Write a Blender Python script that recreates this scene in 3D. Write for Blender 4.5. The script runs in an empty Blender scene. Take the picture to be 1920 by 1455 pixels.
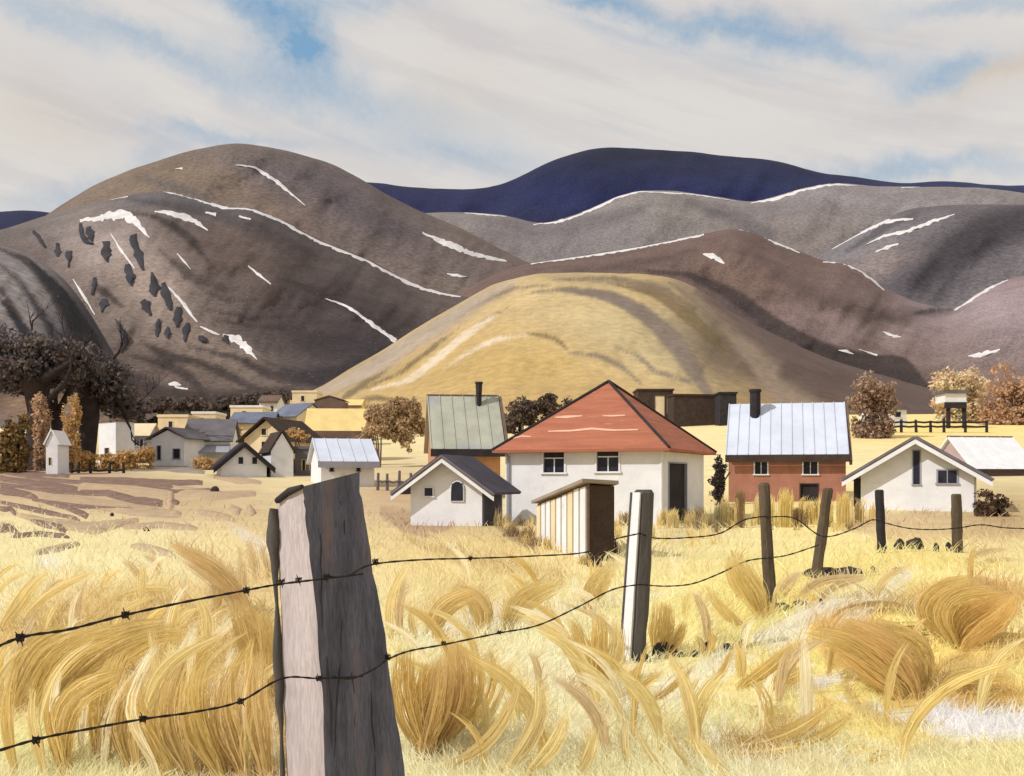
import bpy, math, random
import numpy as np
from mathutils import Vector
from mathutils.bvhtree import BVHTree

sc = bpy.context.scene
COL = sc.collection
rnd = random.Random(7)
rng = np.random.default_rng(7)

# ---------------------------------------------------------------- camera
F = 2059.0            # focal length measured in photograph pixels (1920 wide)
CX, HY, EYE = 960.0, 905.0, 1.5
cam = bpy.data.cameras.new('camera')
cam.sensor_width = 36.0
cam.lens = 36.0 * F / 1920.0
cam.shift_y = (HY - 727.5) / 1920.0
cam.clip_start = 0.05
cam.clip_end = 30000
co = bpy.data.objects.new('camera', cam)
co.location = (0, 0, EYE)
co.rotation_euler = (math.radians(90), 0, 0)
COL.objects.link(co)
sc.camera = co
sc.view_settings.view_transform = 'Standard'
sc.view_settings.look = 'None'
sc.view_settings.exposure = 0.0
sc.view_settings.gamma = 1.0
sc.view_settings.use_curve_mapping = False
sc.cycles.max_bounces = 3
sc.cycles.diffuse_bounces = 2
sc.cycles.transparent_max_bounces = 4

# ---------------------------------------------------------------- sun
SUN = Vector((-0.80, -0.42, 0.80)).normalized()      # direction towards the sun
sl = bpy.data.lights.new('sun', 'SUN')
sl.energy = 3.3
sl.angle = math.radians(0.5)
sl.color = (1.0, 0.985, 0.955)
so = bpy.data.objects.new('sun', sl)
so.rotation_euler = SUN.to_track_quat('Z', 'Y').to_euler()
so.location = (-40, -20, 60)
COL.objects.link(so)


def lin(r, g, b, k=1.0):
    def f(c):
        c = c / 255.0
        return c / 12.92 if c <= 0.04045 else ((c + 0.055) / 1.055) ** 2.4
    r, g, b = f(r), f(g), f(b)
    y = .3 * r + .6 * g + .1 * b
    return tuple((c * .9 + y * .1) * k for c in (r, g, b)) + (1.0,)


class NT:
    """tiny helper round a node tree"""
    def __init__(s, nt):
        s.nt = nt
        nt.nodes.clear()

    def n(s, typ, **kw):
        nd = s.nt.nodes.new(typ)
        for k, v in kw.items():
            setattr(nd, k, v)
        return nd

    def put(s, sock, v):
        if isinstance(v, bpy.types.NodeSocket):
            s.nt.links.new(v, sock)
        else:
            try:
                sock.default_value = v
            except ValueError:
                sock.default_value = tuple(v)[:3]

    def m(s, op, a, b=None, c=None):
        nd = s.n('ShaderNodeMath', operation=op)
        s.put(nd.inputs[0], a)
        if b is not None:
            s.put(nd.inputs[1], b)
        if c is not None:
            s.put(nd.inputs[2], c)
        return nd.outputs[0]

    def mix(s, f, a, b, bt='MIX'):
        nd = s.n('ShaderNodeMix', data_type='RGBA', blend_type=bt)
        s.put(nd.inputs[0], f)
        s.put(nd.inputs[6], a)
        s.put(nd.inputs[7], b)
        return nd.outputs[2]

    def noise(s, vec, scale, detail=3.0, rough=0.55, col=False):
        nd = s.n('ShaderNodeTexNoise')
        if vec is not None:
            s.put(nd.inputs['Vector'], vec)
        nd.inputs['Scale'].default_value = scale
        nd.inputs['Detail'].default_value = detail
        nd.inputs['Roughness'].default_value = rough
        return nd.outputs['Color' if col else 'Fac']

    def step(s, v, lo, hi):
        nd = s.n('ShaderNodeMapRange', interpolation_type='SMOOTHSTEP')
        s.put(nd.inputs[0], v)
        nd.inputs[1].default_value = lo
        nd.inputs[2].default_value = hi
        return nd.outputs[0]


# ---------------------------------------------------------------- sky
world = bpy.data.worlds.new('World')
sc.world = world
world.cycles.sampling_method = 'MANUAL'
world.cycles.sample_map_resolution = 128
world.use_nodes = True
w = NT(world.node_tree)
tc = w.n('ShaderNodeTexCoord').outputs['Generated']
sep = w.n('ShaderNodeSeparateXYZ')
w.put(sep.inputs[0], tc)
X, Y, Z = sep.outputs
az = w.m('ARCTAN2', X, Y)
el = w.m('ARCSINE', Z)
comb = w.n('ShaderNodeCombineXYZ')
w.put(comb.inputs[0], az)
w.put(comb.inputs[1], w.m('MULTIPLY', el, 2.6))
wob = w.n('ShaderNodeSeparateXYZ')
w.put(wob.inputs[0], w.noise(tc, 11.0, 5.0, 0.66, col=True))
AZ = w.m('ADD', az, w.m('MULTIPLY', w.m('SUBTRACT', wob.outputs[0], 0.5), 0.11))
EL = w.m('ADD', el, w.m('MULTIPLY', w.m('SUBTRACT', wob.outputs[1], 0.5), 0.06))


def blob(cx, cy, sx, sy, ang, wgt):
    a0 = math.atan((cx - CX) / F)
    e0 = math.atan((HY - cy) / F * math.cos(a0))
    t = math.radians(ang)
    du, dv = w.m('SUBTRACT', AZ, a0), w.m('SUBTRACT', e0, EL)
    p = w.m('ADD', w.m('MULTIPLY', du, math.cos(t)), w.m('MULTIPLY', dv, math.sin(t)))
    q = w.m('SUBTRACT', w.m('MULTIPLY', dv, math.cos(t)), w.m('MULTIPLY', du, math.sin(t)))
    p = w.m('DIVIDE', p, sx / F)
    q = w.m('DIVIDE', q, sy / F)
    e = w.m('EXPONENT', w.m('MULTIPLY', w.m('ADD', w.m('MULTIPLY', p, p), w.m('MULTIPLY', q, q)), -1.0))
    return w.m('MULTIPLY', e, wgt)


def blobs(lst):
    o = 0.0
    for b in lst:
        o = w.m('ADD', blob(*b), o)
    return o


gran = w.noise(tc, 190.0, 3.0, 0.7)
cmb2 = w.n('ShaderNodeCombineXYZ')
w.put(cmb2.inputs[0], w.m('MULTIPLY', az, 1.3))
w.put(cmb2.inputs[1], w.m('MULTIPLY', w.m('ADD', el, w.m('MULTIPLY', w.m('SINE', w.m('MULTIPLY', az, 2.0)), 0.16)), 11.0))
big = w.noise(cmb2.outputs[0], 1.7, 5.0, 0.6)
blue = blobs([(70, 25, 110, 24, 18, .42), (270, 85, 190, 24, 19, .42), (500, 150, 190, 34, 14, .32), (760, 205, 220, 34, 6, .22),
              (540, 50, 90, 46, 26, .62), (572, 90, 46, 34, 30, .62), (480, 2, 140, 24, 0, .5), (600, 150, 120, 40, 10, .25), (735, 8, 80, 18, 0, .35),
              (1120, 14, 90, 20, 10, .75), (1330, 58, 180, 20, 8, .6), (1570, 98, 170, 24, 11, .55),
              (1770, 140, 80, 24, -6, .55), (1850, 4, 160, 18, 4, .45),
              (190, 335, 170, 26, -24, .42), (430, 255, 150, 15, 0, .40), (870, 290, 190, 36, 8, .42),
              (1690, 322, 260, 22, 4, .55)])
blue = w.m('ADD', blue, w.m('MULTIPLY', w.step(big, 0.56, 0.74), 0.30))
blue = w.m('MULTIPLY', blue, w.m('ADD', 0.72, w.m('MULTIPLY', gran, 0.56)))
bf = w.n('ShaderNodeClamp')
w.put(bf.inputs[0], blue)
grey = blobs([(120, 170, 190, 50, 28, .6), (860, 55, 150, 30, 4, .75), (1250, 120, 320, 34, 8, .55),
              (1560, 55, 330, 24, 9, .6), (1750, 215, 300, 25, -4, .5), (320, 240, 160, 30, 30, .4)])
grey = w.m('ADD', grey, w.m('MULTIPLY', w.step(w.noise(cmb2.outputs[0], 2.6, 5.0, 0.6), 0.46, 0.62), 0.55))
gf = w.n('ShaderNodeClamp')
w.put(gf.inputs[0], grey)
warm = w.n('ShaderNodeClamp')
w.put(warm.inputs[0], blobs([(1890, 138, 100, 24, -8, .75), (60, 210, 120, 60, 10, .3), (860, 190, 120, 60, 0, .25)]))
sky = w.n('ShaderNodeTexSky', sky_type='NISHITA')
sky.sun_disc = False
sky.sun_elevation = math.asin(SUN.z)
sky.sun_rotation = math.atan2(SUN.x, SUN.y)
CL = 10.0   # clouds are written ten times brighter because the background strength is 0.1
cloud = w.mix(gf.outputs[0], lin(222, 217, 212, CL), lin(209, 204, 203, CL))
cloud = w.mix(warm.outputs[0], cloud, lin(212, 197, 176, CL))
air = w.mix(0.22, lin(128, 176, 212, CL), sky.outputs[0])
skyc = w.mix(bf.outputs[0], cloud, air)
bg = w.n('ShaderNodeBackground')
w.put(bg.inputs[0], skyc)
bg.inputs[1].default_value = 0.1
wo = w.n('ShaderNodeOutputWorld')
w.put(wo.inputs[0], bg.outputs[0])

# ---------------------------------------------------------------- materials
MATS = {}


def mat(name, rgb, var=0.10, scale=3.0, grain=0.06, gscale=60.0, rough=0.95, attr=False, bump=0.0, stretch=None,
        translucent=0.0, stain=None, k=1.0):
    if name in MATS:
        return MATS[name]
    m = bpy.data.materials.new(name)
    m.use_nodes = True
    t = NT(m.node_tree)
    obj = t.n('ShaderNodeTexCoord').outputs['Object']
    if stretch:
        mp = t.n('ShaderNodeMapping')
        t.put(mp.inputs[0], obj)
        mp.inputs['Scale'].default_value = stretch
        obj = mp.outputs[0]
    if attr:
        base = t.n('ShaderNodeAttribute', attribute_name='Col').outputs['Color']
    else:
        base = lin(*rgb, k)
    n1 = t.noise(obj, scale, 5.0, 0.6)
    n2 = t.noise(obj, gscale, 3.0, 0.7)
    f = t.m('ADD', 1.0 - var, t.m('MULTIPLY', t.step(n1, 0.3, 0.7), 2 * var))
    f = t.m('MULTIPLY', f, t.m('ADD', 1.0 - grain, t.m('MULTIPLY', t.step(n2, 0.32, 0.68), 2 * grain)))
    vm = t.n('ShaderNodeVectorMath', operation='SCALE')
    t.put(vm.inputs[0], base)
    t.put(vm.inputs['Scale'], f)
    c = vm.outputs[0]
    if stain:
        c = t.mix(t.step(t.noise(obj, stain[1], 4.0, 0.6), stain[2], stain[3]), c, lin(*stain[0]))
    bs = t.n('ShaderNodeBsdfPrincipled')
    t.put(bs.inputs['Base Color'], c)
    bs.inputs['Roughness'].default_value = rough
    bs.inputs['Specular IOR Level'].default_value = 0.15
    if bump:
        bp = t.n('ShaderNodeBump')
        bp.inputs['Strength'].default_value = 0.6
        bp.inputs['Distance'].default_value = bump
        t.put(bp.inputs['Height'], t.m('ADD', n1, t.m('MULTIPLY', n2, 0.5)))
        t.put(bs.inputs['Normal'], bp.outputs[0])
    out = t.n('ShaderNodeOutputMaterial')
    if translucent:
        tr = t.n('ShaderNodeBsdfTranslucent')
        t.put(tr.inputs[0], c)
        mx = t.n('ShaderNodeMixShader')
        mx.inputs[0].default_value = translucent
        t.put(mx.inputs[1], bs.outputs[0])
        t.put(mx.inputs[2], tr.outputs[0])
        t.put(out.inputs[0], mx.outputs[0])
    else:
        t.put(out.inputs[0], bs.outputs[0])
    MATS[name] = m
    return m


M_ground = mat('dry_meadow', None, 0.07, 0.35, 0.08, 7.0, attr=True, bump=0.02)
M_hill = mat('hill_scrub', None, 0.12, 0.02, 0.26, 0.28, attr=True, bump=1.6, stain=((176, 164, 160), 0.42, 0.66, 0.78))
M_mound = mat('mound_grass', None, 0.10, 0.03, 0.12, 0.35, attr=True, bump=0.8)
M_far = mat('far_hill_scrub', None, 0.11, 0.006, 0.26, 0.11, attr=True, bump=3.5, stain=((150, 142, 144), 0.20, 0.68, 0.80))
M_snow = mat('old_snow', (204, 198, 196), 0.10, 0.05, 0.12, 0.3)
M_grass = mat('dry_grass', None, 0.08, 6.0, 0.0, attr=True, translucent=0.45)
M_leaf = mat('leaves', None, 0.10, 0.8, 0.0, attr=True, translucent=0.35)
M_white = mat('white_paint', (220, 219, 222), 0.06, 1.2, 0.05, 25, bump=0.006, stain=((186, 178, 168), 1.1, 0.60, 0.85))
M_cream = mat('cream_render', (222, 200, 160), 0.08, 0.9, 0.05, 20, bump=0.004)
M_yellow = mat('yellow_boards', (220, 192, 120), 0.08, 0.9, 0.05, 20)
M_mauve = mat('mauve_boards', (172, 150, 150), 0.1, 1.0, 0.05, 20)
M_red = mat('red_roof', (164, 98, 72), 0.14, 1.0, 0.08, 14, bump=0.01, stretch=(.35, .35, 6),
            stain=((200, 142, 114), 2.2, 0.62, 0.76))
M_faded = mat('faded_red', (212, 164, 136), 0.1, 1.0, 0.1, 14)
M_brick = mat('brick', (166, 112, 92), 0.12, 1.3, 0.1, 18, bump=0.01)
M_brick2 = mat('orange_brick', (186, 132, 88), 0.1, 1.3, 0.08, 18, bump=0.01)
M_tin = mat('pale_tin_roof', (196, 202, 216), 0.07, 0.7, 0.04, 14, rough=0.6)
M_tin2 = mat('weathered_tin_roof', (166, 166, 150), 0.12, 0.8, 0.05, 14, rough=0.6, stain=((124, 136, 160), 0.30, 0.46, 0.80))
M_greyroof = mat('grey_roof', (104, 98, 102), 0.16, 0.9, 0.1, 12)
M_slate = mat('charcoal_roof', (74, 72, 82), 0.2, 0.9, 0.12, 12)
M_blueroof = mat('blue_grey_roof', (104, 110, 128), 0.2, 0.8, 0.1, 12)
M_cool = mat('cool_grey_paint', (150, 150, 162), 0.08, 1.0, 0.05, 20)
M_dark = mat('dark_boards', (52, 48, 52), 0.2, 1.5, 0.12, 16)
M_brown = mat('dark_brown_boards', (70, 56, 50), 0.2, 1.5, 0.12, 16)
M_brownroof = mat('brown_roof_edge', (110, 88, 76), 0.15, 1.2, 0.1, 16)
M_glass = mat('dark_window_glass', (44, 44, 56), 0.3, 2.5, 0.0, 20, rough=0.25)
M_bark = mat('bark', (62, 52, 50), 0.25, 1.5, 0.15, 14, bump=0.03)
M_barkbrown = mat('brown_bark', (112, 92, 84), 0.2, 1.5, 0.15, 14, bump=0.03)
M_wire = mat('rusty_wire', (44, 38, 38), 0.2, 30, 0.1, 200)
M_postdark = mat('shade_side_wood', (88, 88, 104), 0.30, 4.5, 0.20, 50, bump=0.008, stretch=(3, 3, 0.28),
                 stain=((112, 94, 90), 5.0, 0.50, 0.72))  # grained wood, its colour darkened to carry the shaded side of the post
M_postlite = mat('lit_side_wood', (176, 164, 168), 0.16, 3.0, 0.14, 40, bump=0.008, stretch=(3, 3, 0.35), stain=((140, 122, 118), 9.0, 0.62, 0.80))  # grained wood, its colour lightened to carry the sunlit side of the post
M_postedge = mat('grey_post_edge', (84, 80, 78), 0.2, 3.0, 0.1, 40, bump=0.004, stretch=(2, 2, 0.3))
M_fpost = mat('fence_post_wood', (88, 76, 62), 0.25, 3.0, 0.15, 30, bump=0.006, stretch=(2, 2, 0.4))
M_soil = mat('turned_soil', (126, 100, 86), 0.22, 1.4, 0.2, 9, bump=0.05)
M_soil2 = mat('pale_stubble', (174, 148, 116), 0.12, 1.4, 0.08, 12, bump=0.02)
M_stone = mat('dark_stone', (64, 58, 54), 0.2, 5.0, 0.1, 40, bump=0.01)
M_scrub = mat('dark_scrub', (72, 62, 58), 0.18, 0.04, 0.18, 0.6)
M_scrub2 = mat('blackish_scrub', (56, 54, 60), 0.18, 0.04, 0.18, 0.6)
M_olive = mat('olive_scrub', (158, 142, 106), 0.12, 0.05, 0.12, 0.7)
M_greyband = mat('grey_scree', (150, 136, 122), 0.12, 0.05, 0.12, 0.7)
M_pinkband = mat('pink_scree', (206, 182, 142), 0.08, 0.05, 0.08, 0.7)


# ---------------------------------------------------------------- mesh helpers
def link(name, verts, faces, m, parent=None, colors=None, smooth=False):
    me = bpy.data.meshes.new(name)
    if isinstance(verts, np.ndarray):
        nv = len(verts)
        faces = np.asarray(faces, dtype=np.int32)
        nf, k = faces.shape
        me.vertices.add(nv)
        me.vertices.foreach_set('co', verts.astype(np.float32).ravel())
        me.loops.add(nf * k)
        me.loops.foreach_set('vertex_index', faces.ravel())
        me.polygons.add(nf)
        me.polygons.foreach_set('loop_start', np.arange(nf, dtype=np.int32) * k)
        me.update(calc_edges=True)
    else:
        me.from_pydata([tuple(v) for v in verts], [], faces)
        me.update()
    if smooth:
        me.polygons.foreach_set('use_smooth', np.ones(len(me.polygons), dtype=bool))
    if colors is not None:
        ca = me.color_attributes.new('Col', 'FLOAT_COLOR', 'POINT')
        c = np.ones((len(me.vertices), 4), dtype=np.float32)
        c[:, :3] = colors
        ca.data.foreach_set('color', c.ravel())
    me.materials.append(m)
    o = bpy.data.objects.new(name, me)
    COL.objects.link(o)
    if parent is not None:
        o.parent = parent
    return o


def tag(o, label=None, cat=None, group=None, kind=None):
    if label:
        o['label'] = label
    if cat:
        o['category'] = cat
    if group:
        o['group'] = group
    if kind:
        o['kind'] = kind
    return o


def thing(name, label, cat, loc=(0, 0, 0), group=None):
    o = bpy.data.objects.new(name, None)
    o.empty_display_size = 0.3
    COL.objects.link(o)
    o.location = loc
    return tag(o, label, cat, group)


class B:
    """collects geometry in world space; made local to its parent on build"""
    def __init__(s):
        s.v, s.f = [], []

    def poly(s, *pts):
        i = len(s.v)
        s.v += [Vector(p) for p in pts]
        s.f.append(tuple(range(i, i + len(pts))))

    def hexa(s, p):
        """8 points: bottom four then top four"""
        i = len(s.v)
        s.v += [Vector(q) for q in p]
        for f in ((3, 2, 1, 0), (4, 5, 6, 7), (0, 1, 5, 4), (1, 2, 6, 5), (2, 3, 7, 6), (3, 0, 4, 7)):
            s.f.append(tuple(i + k for k in f))

    def slab(s, a, b, c, d, t, n=None):
        """a sheet abcd thickened by t against its normal"""
        a, b, c, d = (Vector(q) for q in (a, b, c, d))
        nn = (b - a).cross(d - a).normalized() * t
        s.hexa([a - nn, b - nn, c - nn, d - nn, a, b, c, d])

    def tube(s, pts, rad, seg=7, cap=True, wob=0.0):
        pts = [Vector(p) for p in pts]
        rings = []
        for i, p in enumerate(pts):
            d = (pts[min(i + 1, len(pts) - 1)] - pts[max(i - 1, 0)]).normalized()
            ref = Vector((0, 0, 1)) if abs(d.z) < 0.9 else Vector((0, 1, 0))
            u = d.cross(ref).normalized()
            v = d.cross(u)
            r = rad[i] if isinstance(rad, (list, tuple)) else rad
            k = len(s.v)
            for j in range(seg):
                a = 2 * math.pi * j / seg
                rr = r * (1 + wob * (rnd.random() - 0.5))
                s.v.append(p + u * math.cos(a) * rr + v * math.sin(a) * rr)
            rings.append(k)
        for a, b in zip(rings, rings[1:]):
            for j in range(seg):
                s.f.append((a + j, a + (j + 1) % seg, b + (j + 1) % seg, b + j))
        if cap:
            s.f.append(tuple(rings[0] + j for j in range(seg)))
            s.f.append(tuple(rings[-1] + seg - 1 - j for j in range(seg)))

    def build(s, name, m, parent=None, smooth=False):
        off = Vector((0, 0, 0))
        q = parent
        while q is not None:
            off += q.location
            q = q.parent
        return link(name, [v - off for v in s.v], s.f, m, parent, smooth=smooth)


def W(px, py, d):
    return Vector(((px - CX) * d / F, d, EYE + (HY - py) * d / F))


def vnoise(x, y, seed=0):
    """cheap smooth value noise on numpy arrays, range -1..1"""
    xi, yi = np.floor(x).astype(np.int64), np.floor(y).astype(np.int64)
    fx, fy = x - xi, y - yi
    fx, fy = fx * fx * (3 - 2 * fx), fy * fy * (3 - 2 * fy)

    def h(a, b):
        n = (a * 374761393 + b * 668265263 + seed * 974711) & 0x7fffffff
        n = ((n ^ (n >> 13)) * 1274126177) & 0x7fffffff
        return (n ^ (n >> 16)) % 65536 / 32768.0 - 1.0
    return (h(xi, yi) * (1 - fx) + h(xi + 1, yi) * fx) * (1 - fy) + (h(xi, yi + 1) * (1 - fx) + h(xi + 1, yi + 1) * fx) * fy


def fbm(x, y, seed=0, oct=4):
    o, a = 0, 1.0
    for i in range(oct):
        o = o + a * vnoise(x * 2 ** i, y * 2 ** i, seed + i * 17)
        a *= 0.5
    return o / 1.9


def washes(px, py, base, zones):
    """zones: (cx,cy,sx,sy,angle,(r,g,b),weight,hardness) soft pools of colour"""
    c = np.empty(px.shape + (3,))
    c[...] = lin(*base)[:3]
    jx = fbm(px / 60, py / 40, 5) * 14
    jy = fbm(px / 60, py / 40, 9) * 10
    for cx, cy, sx, sy, ang, rgb, wt, hard in zones:
        t = math.radians(ang)
        du, dv = px + jx - cx, py + jy - cy
        p = (du * math.cos(t) + dv * math.sin(t)) / sx
        q = (dv * math.cos(t) - du * math.sin(t)) / sy
        e = np.exp(-(p * p + q * q) * 0.7)
        if hard:
            e = np.clip((e - 0.5) * hard + 0.5, 0, 1)
            e = e * e * (3 - 2 * e)
        c = c + (np.array(lin(*rgb)[:3]) - c) * (e * wt)[..., None]
    return c


# ---------------------------------------------------------------- ground
GD = np.array([0, 25, 30, 41, 50, 60, 80, 110, 150, 230, 400, 800, 9000.])
GZL = np.array([0, 0, 0.02, .12, .42, .95, 2.1, 3.7, 6.6, 13.2, 26, 45, 300.])
GZM = np.array([0, 0, 0, .02, .15, .5, 2.0, 4.0, 7.5, 14.2, 27, 45, 300.])
GZR = np.array([0, 0, 0, .08, .3, .7, 2.1, 4.6, 9.0, 15.5, 27, 45, 300.])


def gz(x, y):
    x, y = np.asarray(x, float), np.asarray(y, float)
    yy = np.maximum(y, 0)
    u = np.clip(CX + F * x / np.maximum(yy, 3.0), -500, 2400)
    l, m, r = np.interp(yy, GD, GZL), np.interp(yy, GD, GZM), np.interp(yy, GD, GZR)
    a = np.clip((u - 450) / 350, 0, 1)
    b = np.clip((u - 1250) / 300, 0, 1)
    z = l * (1 - a) + m * (a - b * a) + r * b * a
    near = np.clip((30 - yy) / 22, 0, 1)
    z = z + near * 0.05 * fbm(x * 0.55, y * 0.55, 3)
    for hx, hy, sx, sy, h in ((3.9, 10.6, 1.6, 1.5, .22), (2.6, 8.4, 1.1, .8, .10), (5.9, 12.5, 1.3, 2.0, .12)):
        z = z + h * np.exp(-((x - hx) / sx) ** 2 - ((y - hy) / sy) ** 2)
    return z


def G(px, d, up=0.0):
    x = (px - CX) * d / F
    return Vector((x, d, float(gz(x, d)) + up))


GROUND_ZONES = [
    # far to near; colours of dry grass, bare earth, old snow
    (250, 868, 420, 14, 0, (214, 196, 150), .9, 0), (220, 850, 260, 14, 0, (190, 146, 70), .6, 0),
    (120, 912, 330, 42, 4, (160, 128, 104), .95, 0), (330, 955, 260, 34, 8, (182, 156, 118), .8, 0),
    (760, 940, 120, 60, 0, (176, 146, 116), .85, 0), (960, 1000, 120, 26, 5, (158, 128, 92), .55, 2),
    (1330, 985, 90, 30, -12, (150, 138, 104), .5, 2),
    (1500, 960, 140, 40, 0, (226, 200, 110), .7, 0), (1760, 990, 180, 32, 0, (186, 158, 128), .9, 3),
    (1880, 960, 90, 50, 0, (150, 118, 84), .8, 0), (1760, 800, 260, 30, 0, (232, 202, 110), .9, 0),
    (980, 1060, 300, 60, 4, (212, 186, 110), .75, 0), (250, 1060, 260, 60, 0, (224, 206, 146), .7, 0),
    (170, 1230, 290, 120, -14, (202, 170, 92), .85, 3), (420, 1330, 240, 140, 10, (190, 156, 82), .85, 3),
    (120, 1400, 130, 60, 0, (228, 210, 140), .8, 2), (480, 1120, 100, 90, 20, (206, 178, 112), .7, 0),
    (1000, 1130, 220, 60, 8, (214, 190, 118), .6, 2), (930, 1310, 260, 110, -30, (228, 214, 166), .7, 0),
    (1120, 1230, 160, 90, -20, (226, 216, 184), .7, 0), (1200, 1400, 240, 70, 0, (224, 210, 158), .7, 0),
    (1500, 1110, 320, 70, -10, (234, 208, 110), .8, 0), (1700, 1240, 320, 110, 10, (236, 206, 92), .9, 0),
    (1580, 1300, 220, 70, 14, (234, 210, 112), .7, 0), (1830, 1130, 130, 44, -4, (200, 162, 74), .8, 4),
    (1640, 1225, 160, 60, 30, (206, 164, 84), .75, 4), (1800, 1310, 160, 38, 4, (212, 176, 82), .75, 4),
    (1880, 1220, 120, 24, -12, (206, 172, 84), .7, 4), (1440, 1300, 170, 16, -10, (216, 208, 198), .85, 3),
    (1840, 1362, 150, 32, 6, (216, 209, 206), 1.0, 5), (1640, 1338, 120, 14, 14, (216, 209, 200), .8, 4),
    (1380, 1392, 120, 12, -4, (216, 209, 196), .8, 4), (1560, 1425, 260, 34, 0, (226, 210, 160), .7, 0),
    (1440, 1440, 160, 16, 0, (216, 206, 190), .7, 3), (1650, 1120, 90, 18, -36, (214, 206, 190), .7, 4),
    (1490, 1170, 140, 14, -22, (216, 208, 192), .75, 4), (880, 1175, 90, 26, -20, (220, 212, 196), .7, 3),
    (100, 1060, 40, 12, 0, (216, 210, 200), .7, 3), (480, 1020, 60, 14, 30, (208, 196, 180), .6, 3),
]


def polydist(px, py, pts, widths):
    """how deep inside a tapering stroke each point lies: 1 on its centre line, 0 at its edge"""
    pts = np.array(pts, float)
    seg = np.r_[0, np.cumsum(np.hypot(*(np.diff(pts, axis=0).T)))]
    n = max(12, int(seg[-1] / 7))
    tt = np.linspace(0, seg[-1], n)
    x, y = np.interp(tt, seg, pts[:, 0]), np.interp(tt, seg, pts[:, 1])
    for _ in range(3):
        x[1:-1] = (x[:-2] + 2 * x[1:-1] + x[2:]) / 4
        y[1:-1] = (y[:-2] + 2 * y[1:-1] + y[2:]) / 4
    wd = np.interp(tt / seg[-1], np.linspace(0, 1, len(widths)), widths) / 2
    best = np.full(px.shape, -9.0)
    for a, b_, w_ in zip(x, y, wd):
        dd = 1 - np.hypot(px - a, py - b_) / w_
        best = np.maximum(best, dd * w_)
    return best


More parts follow.
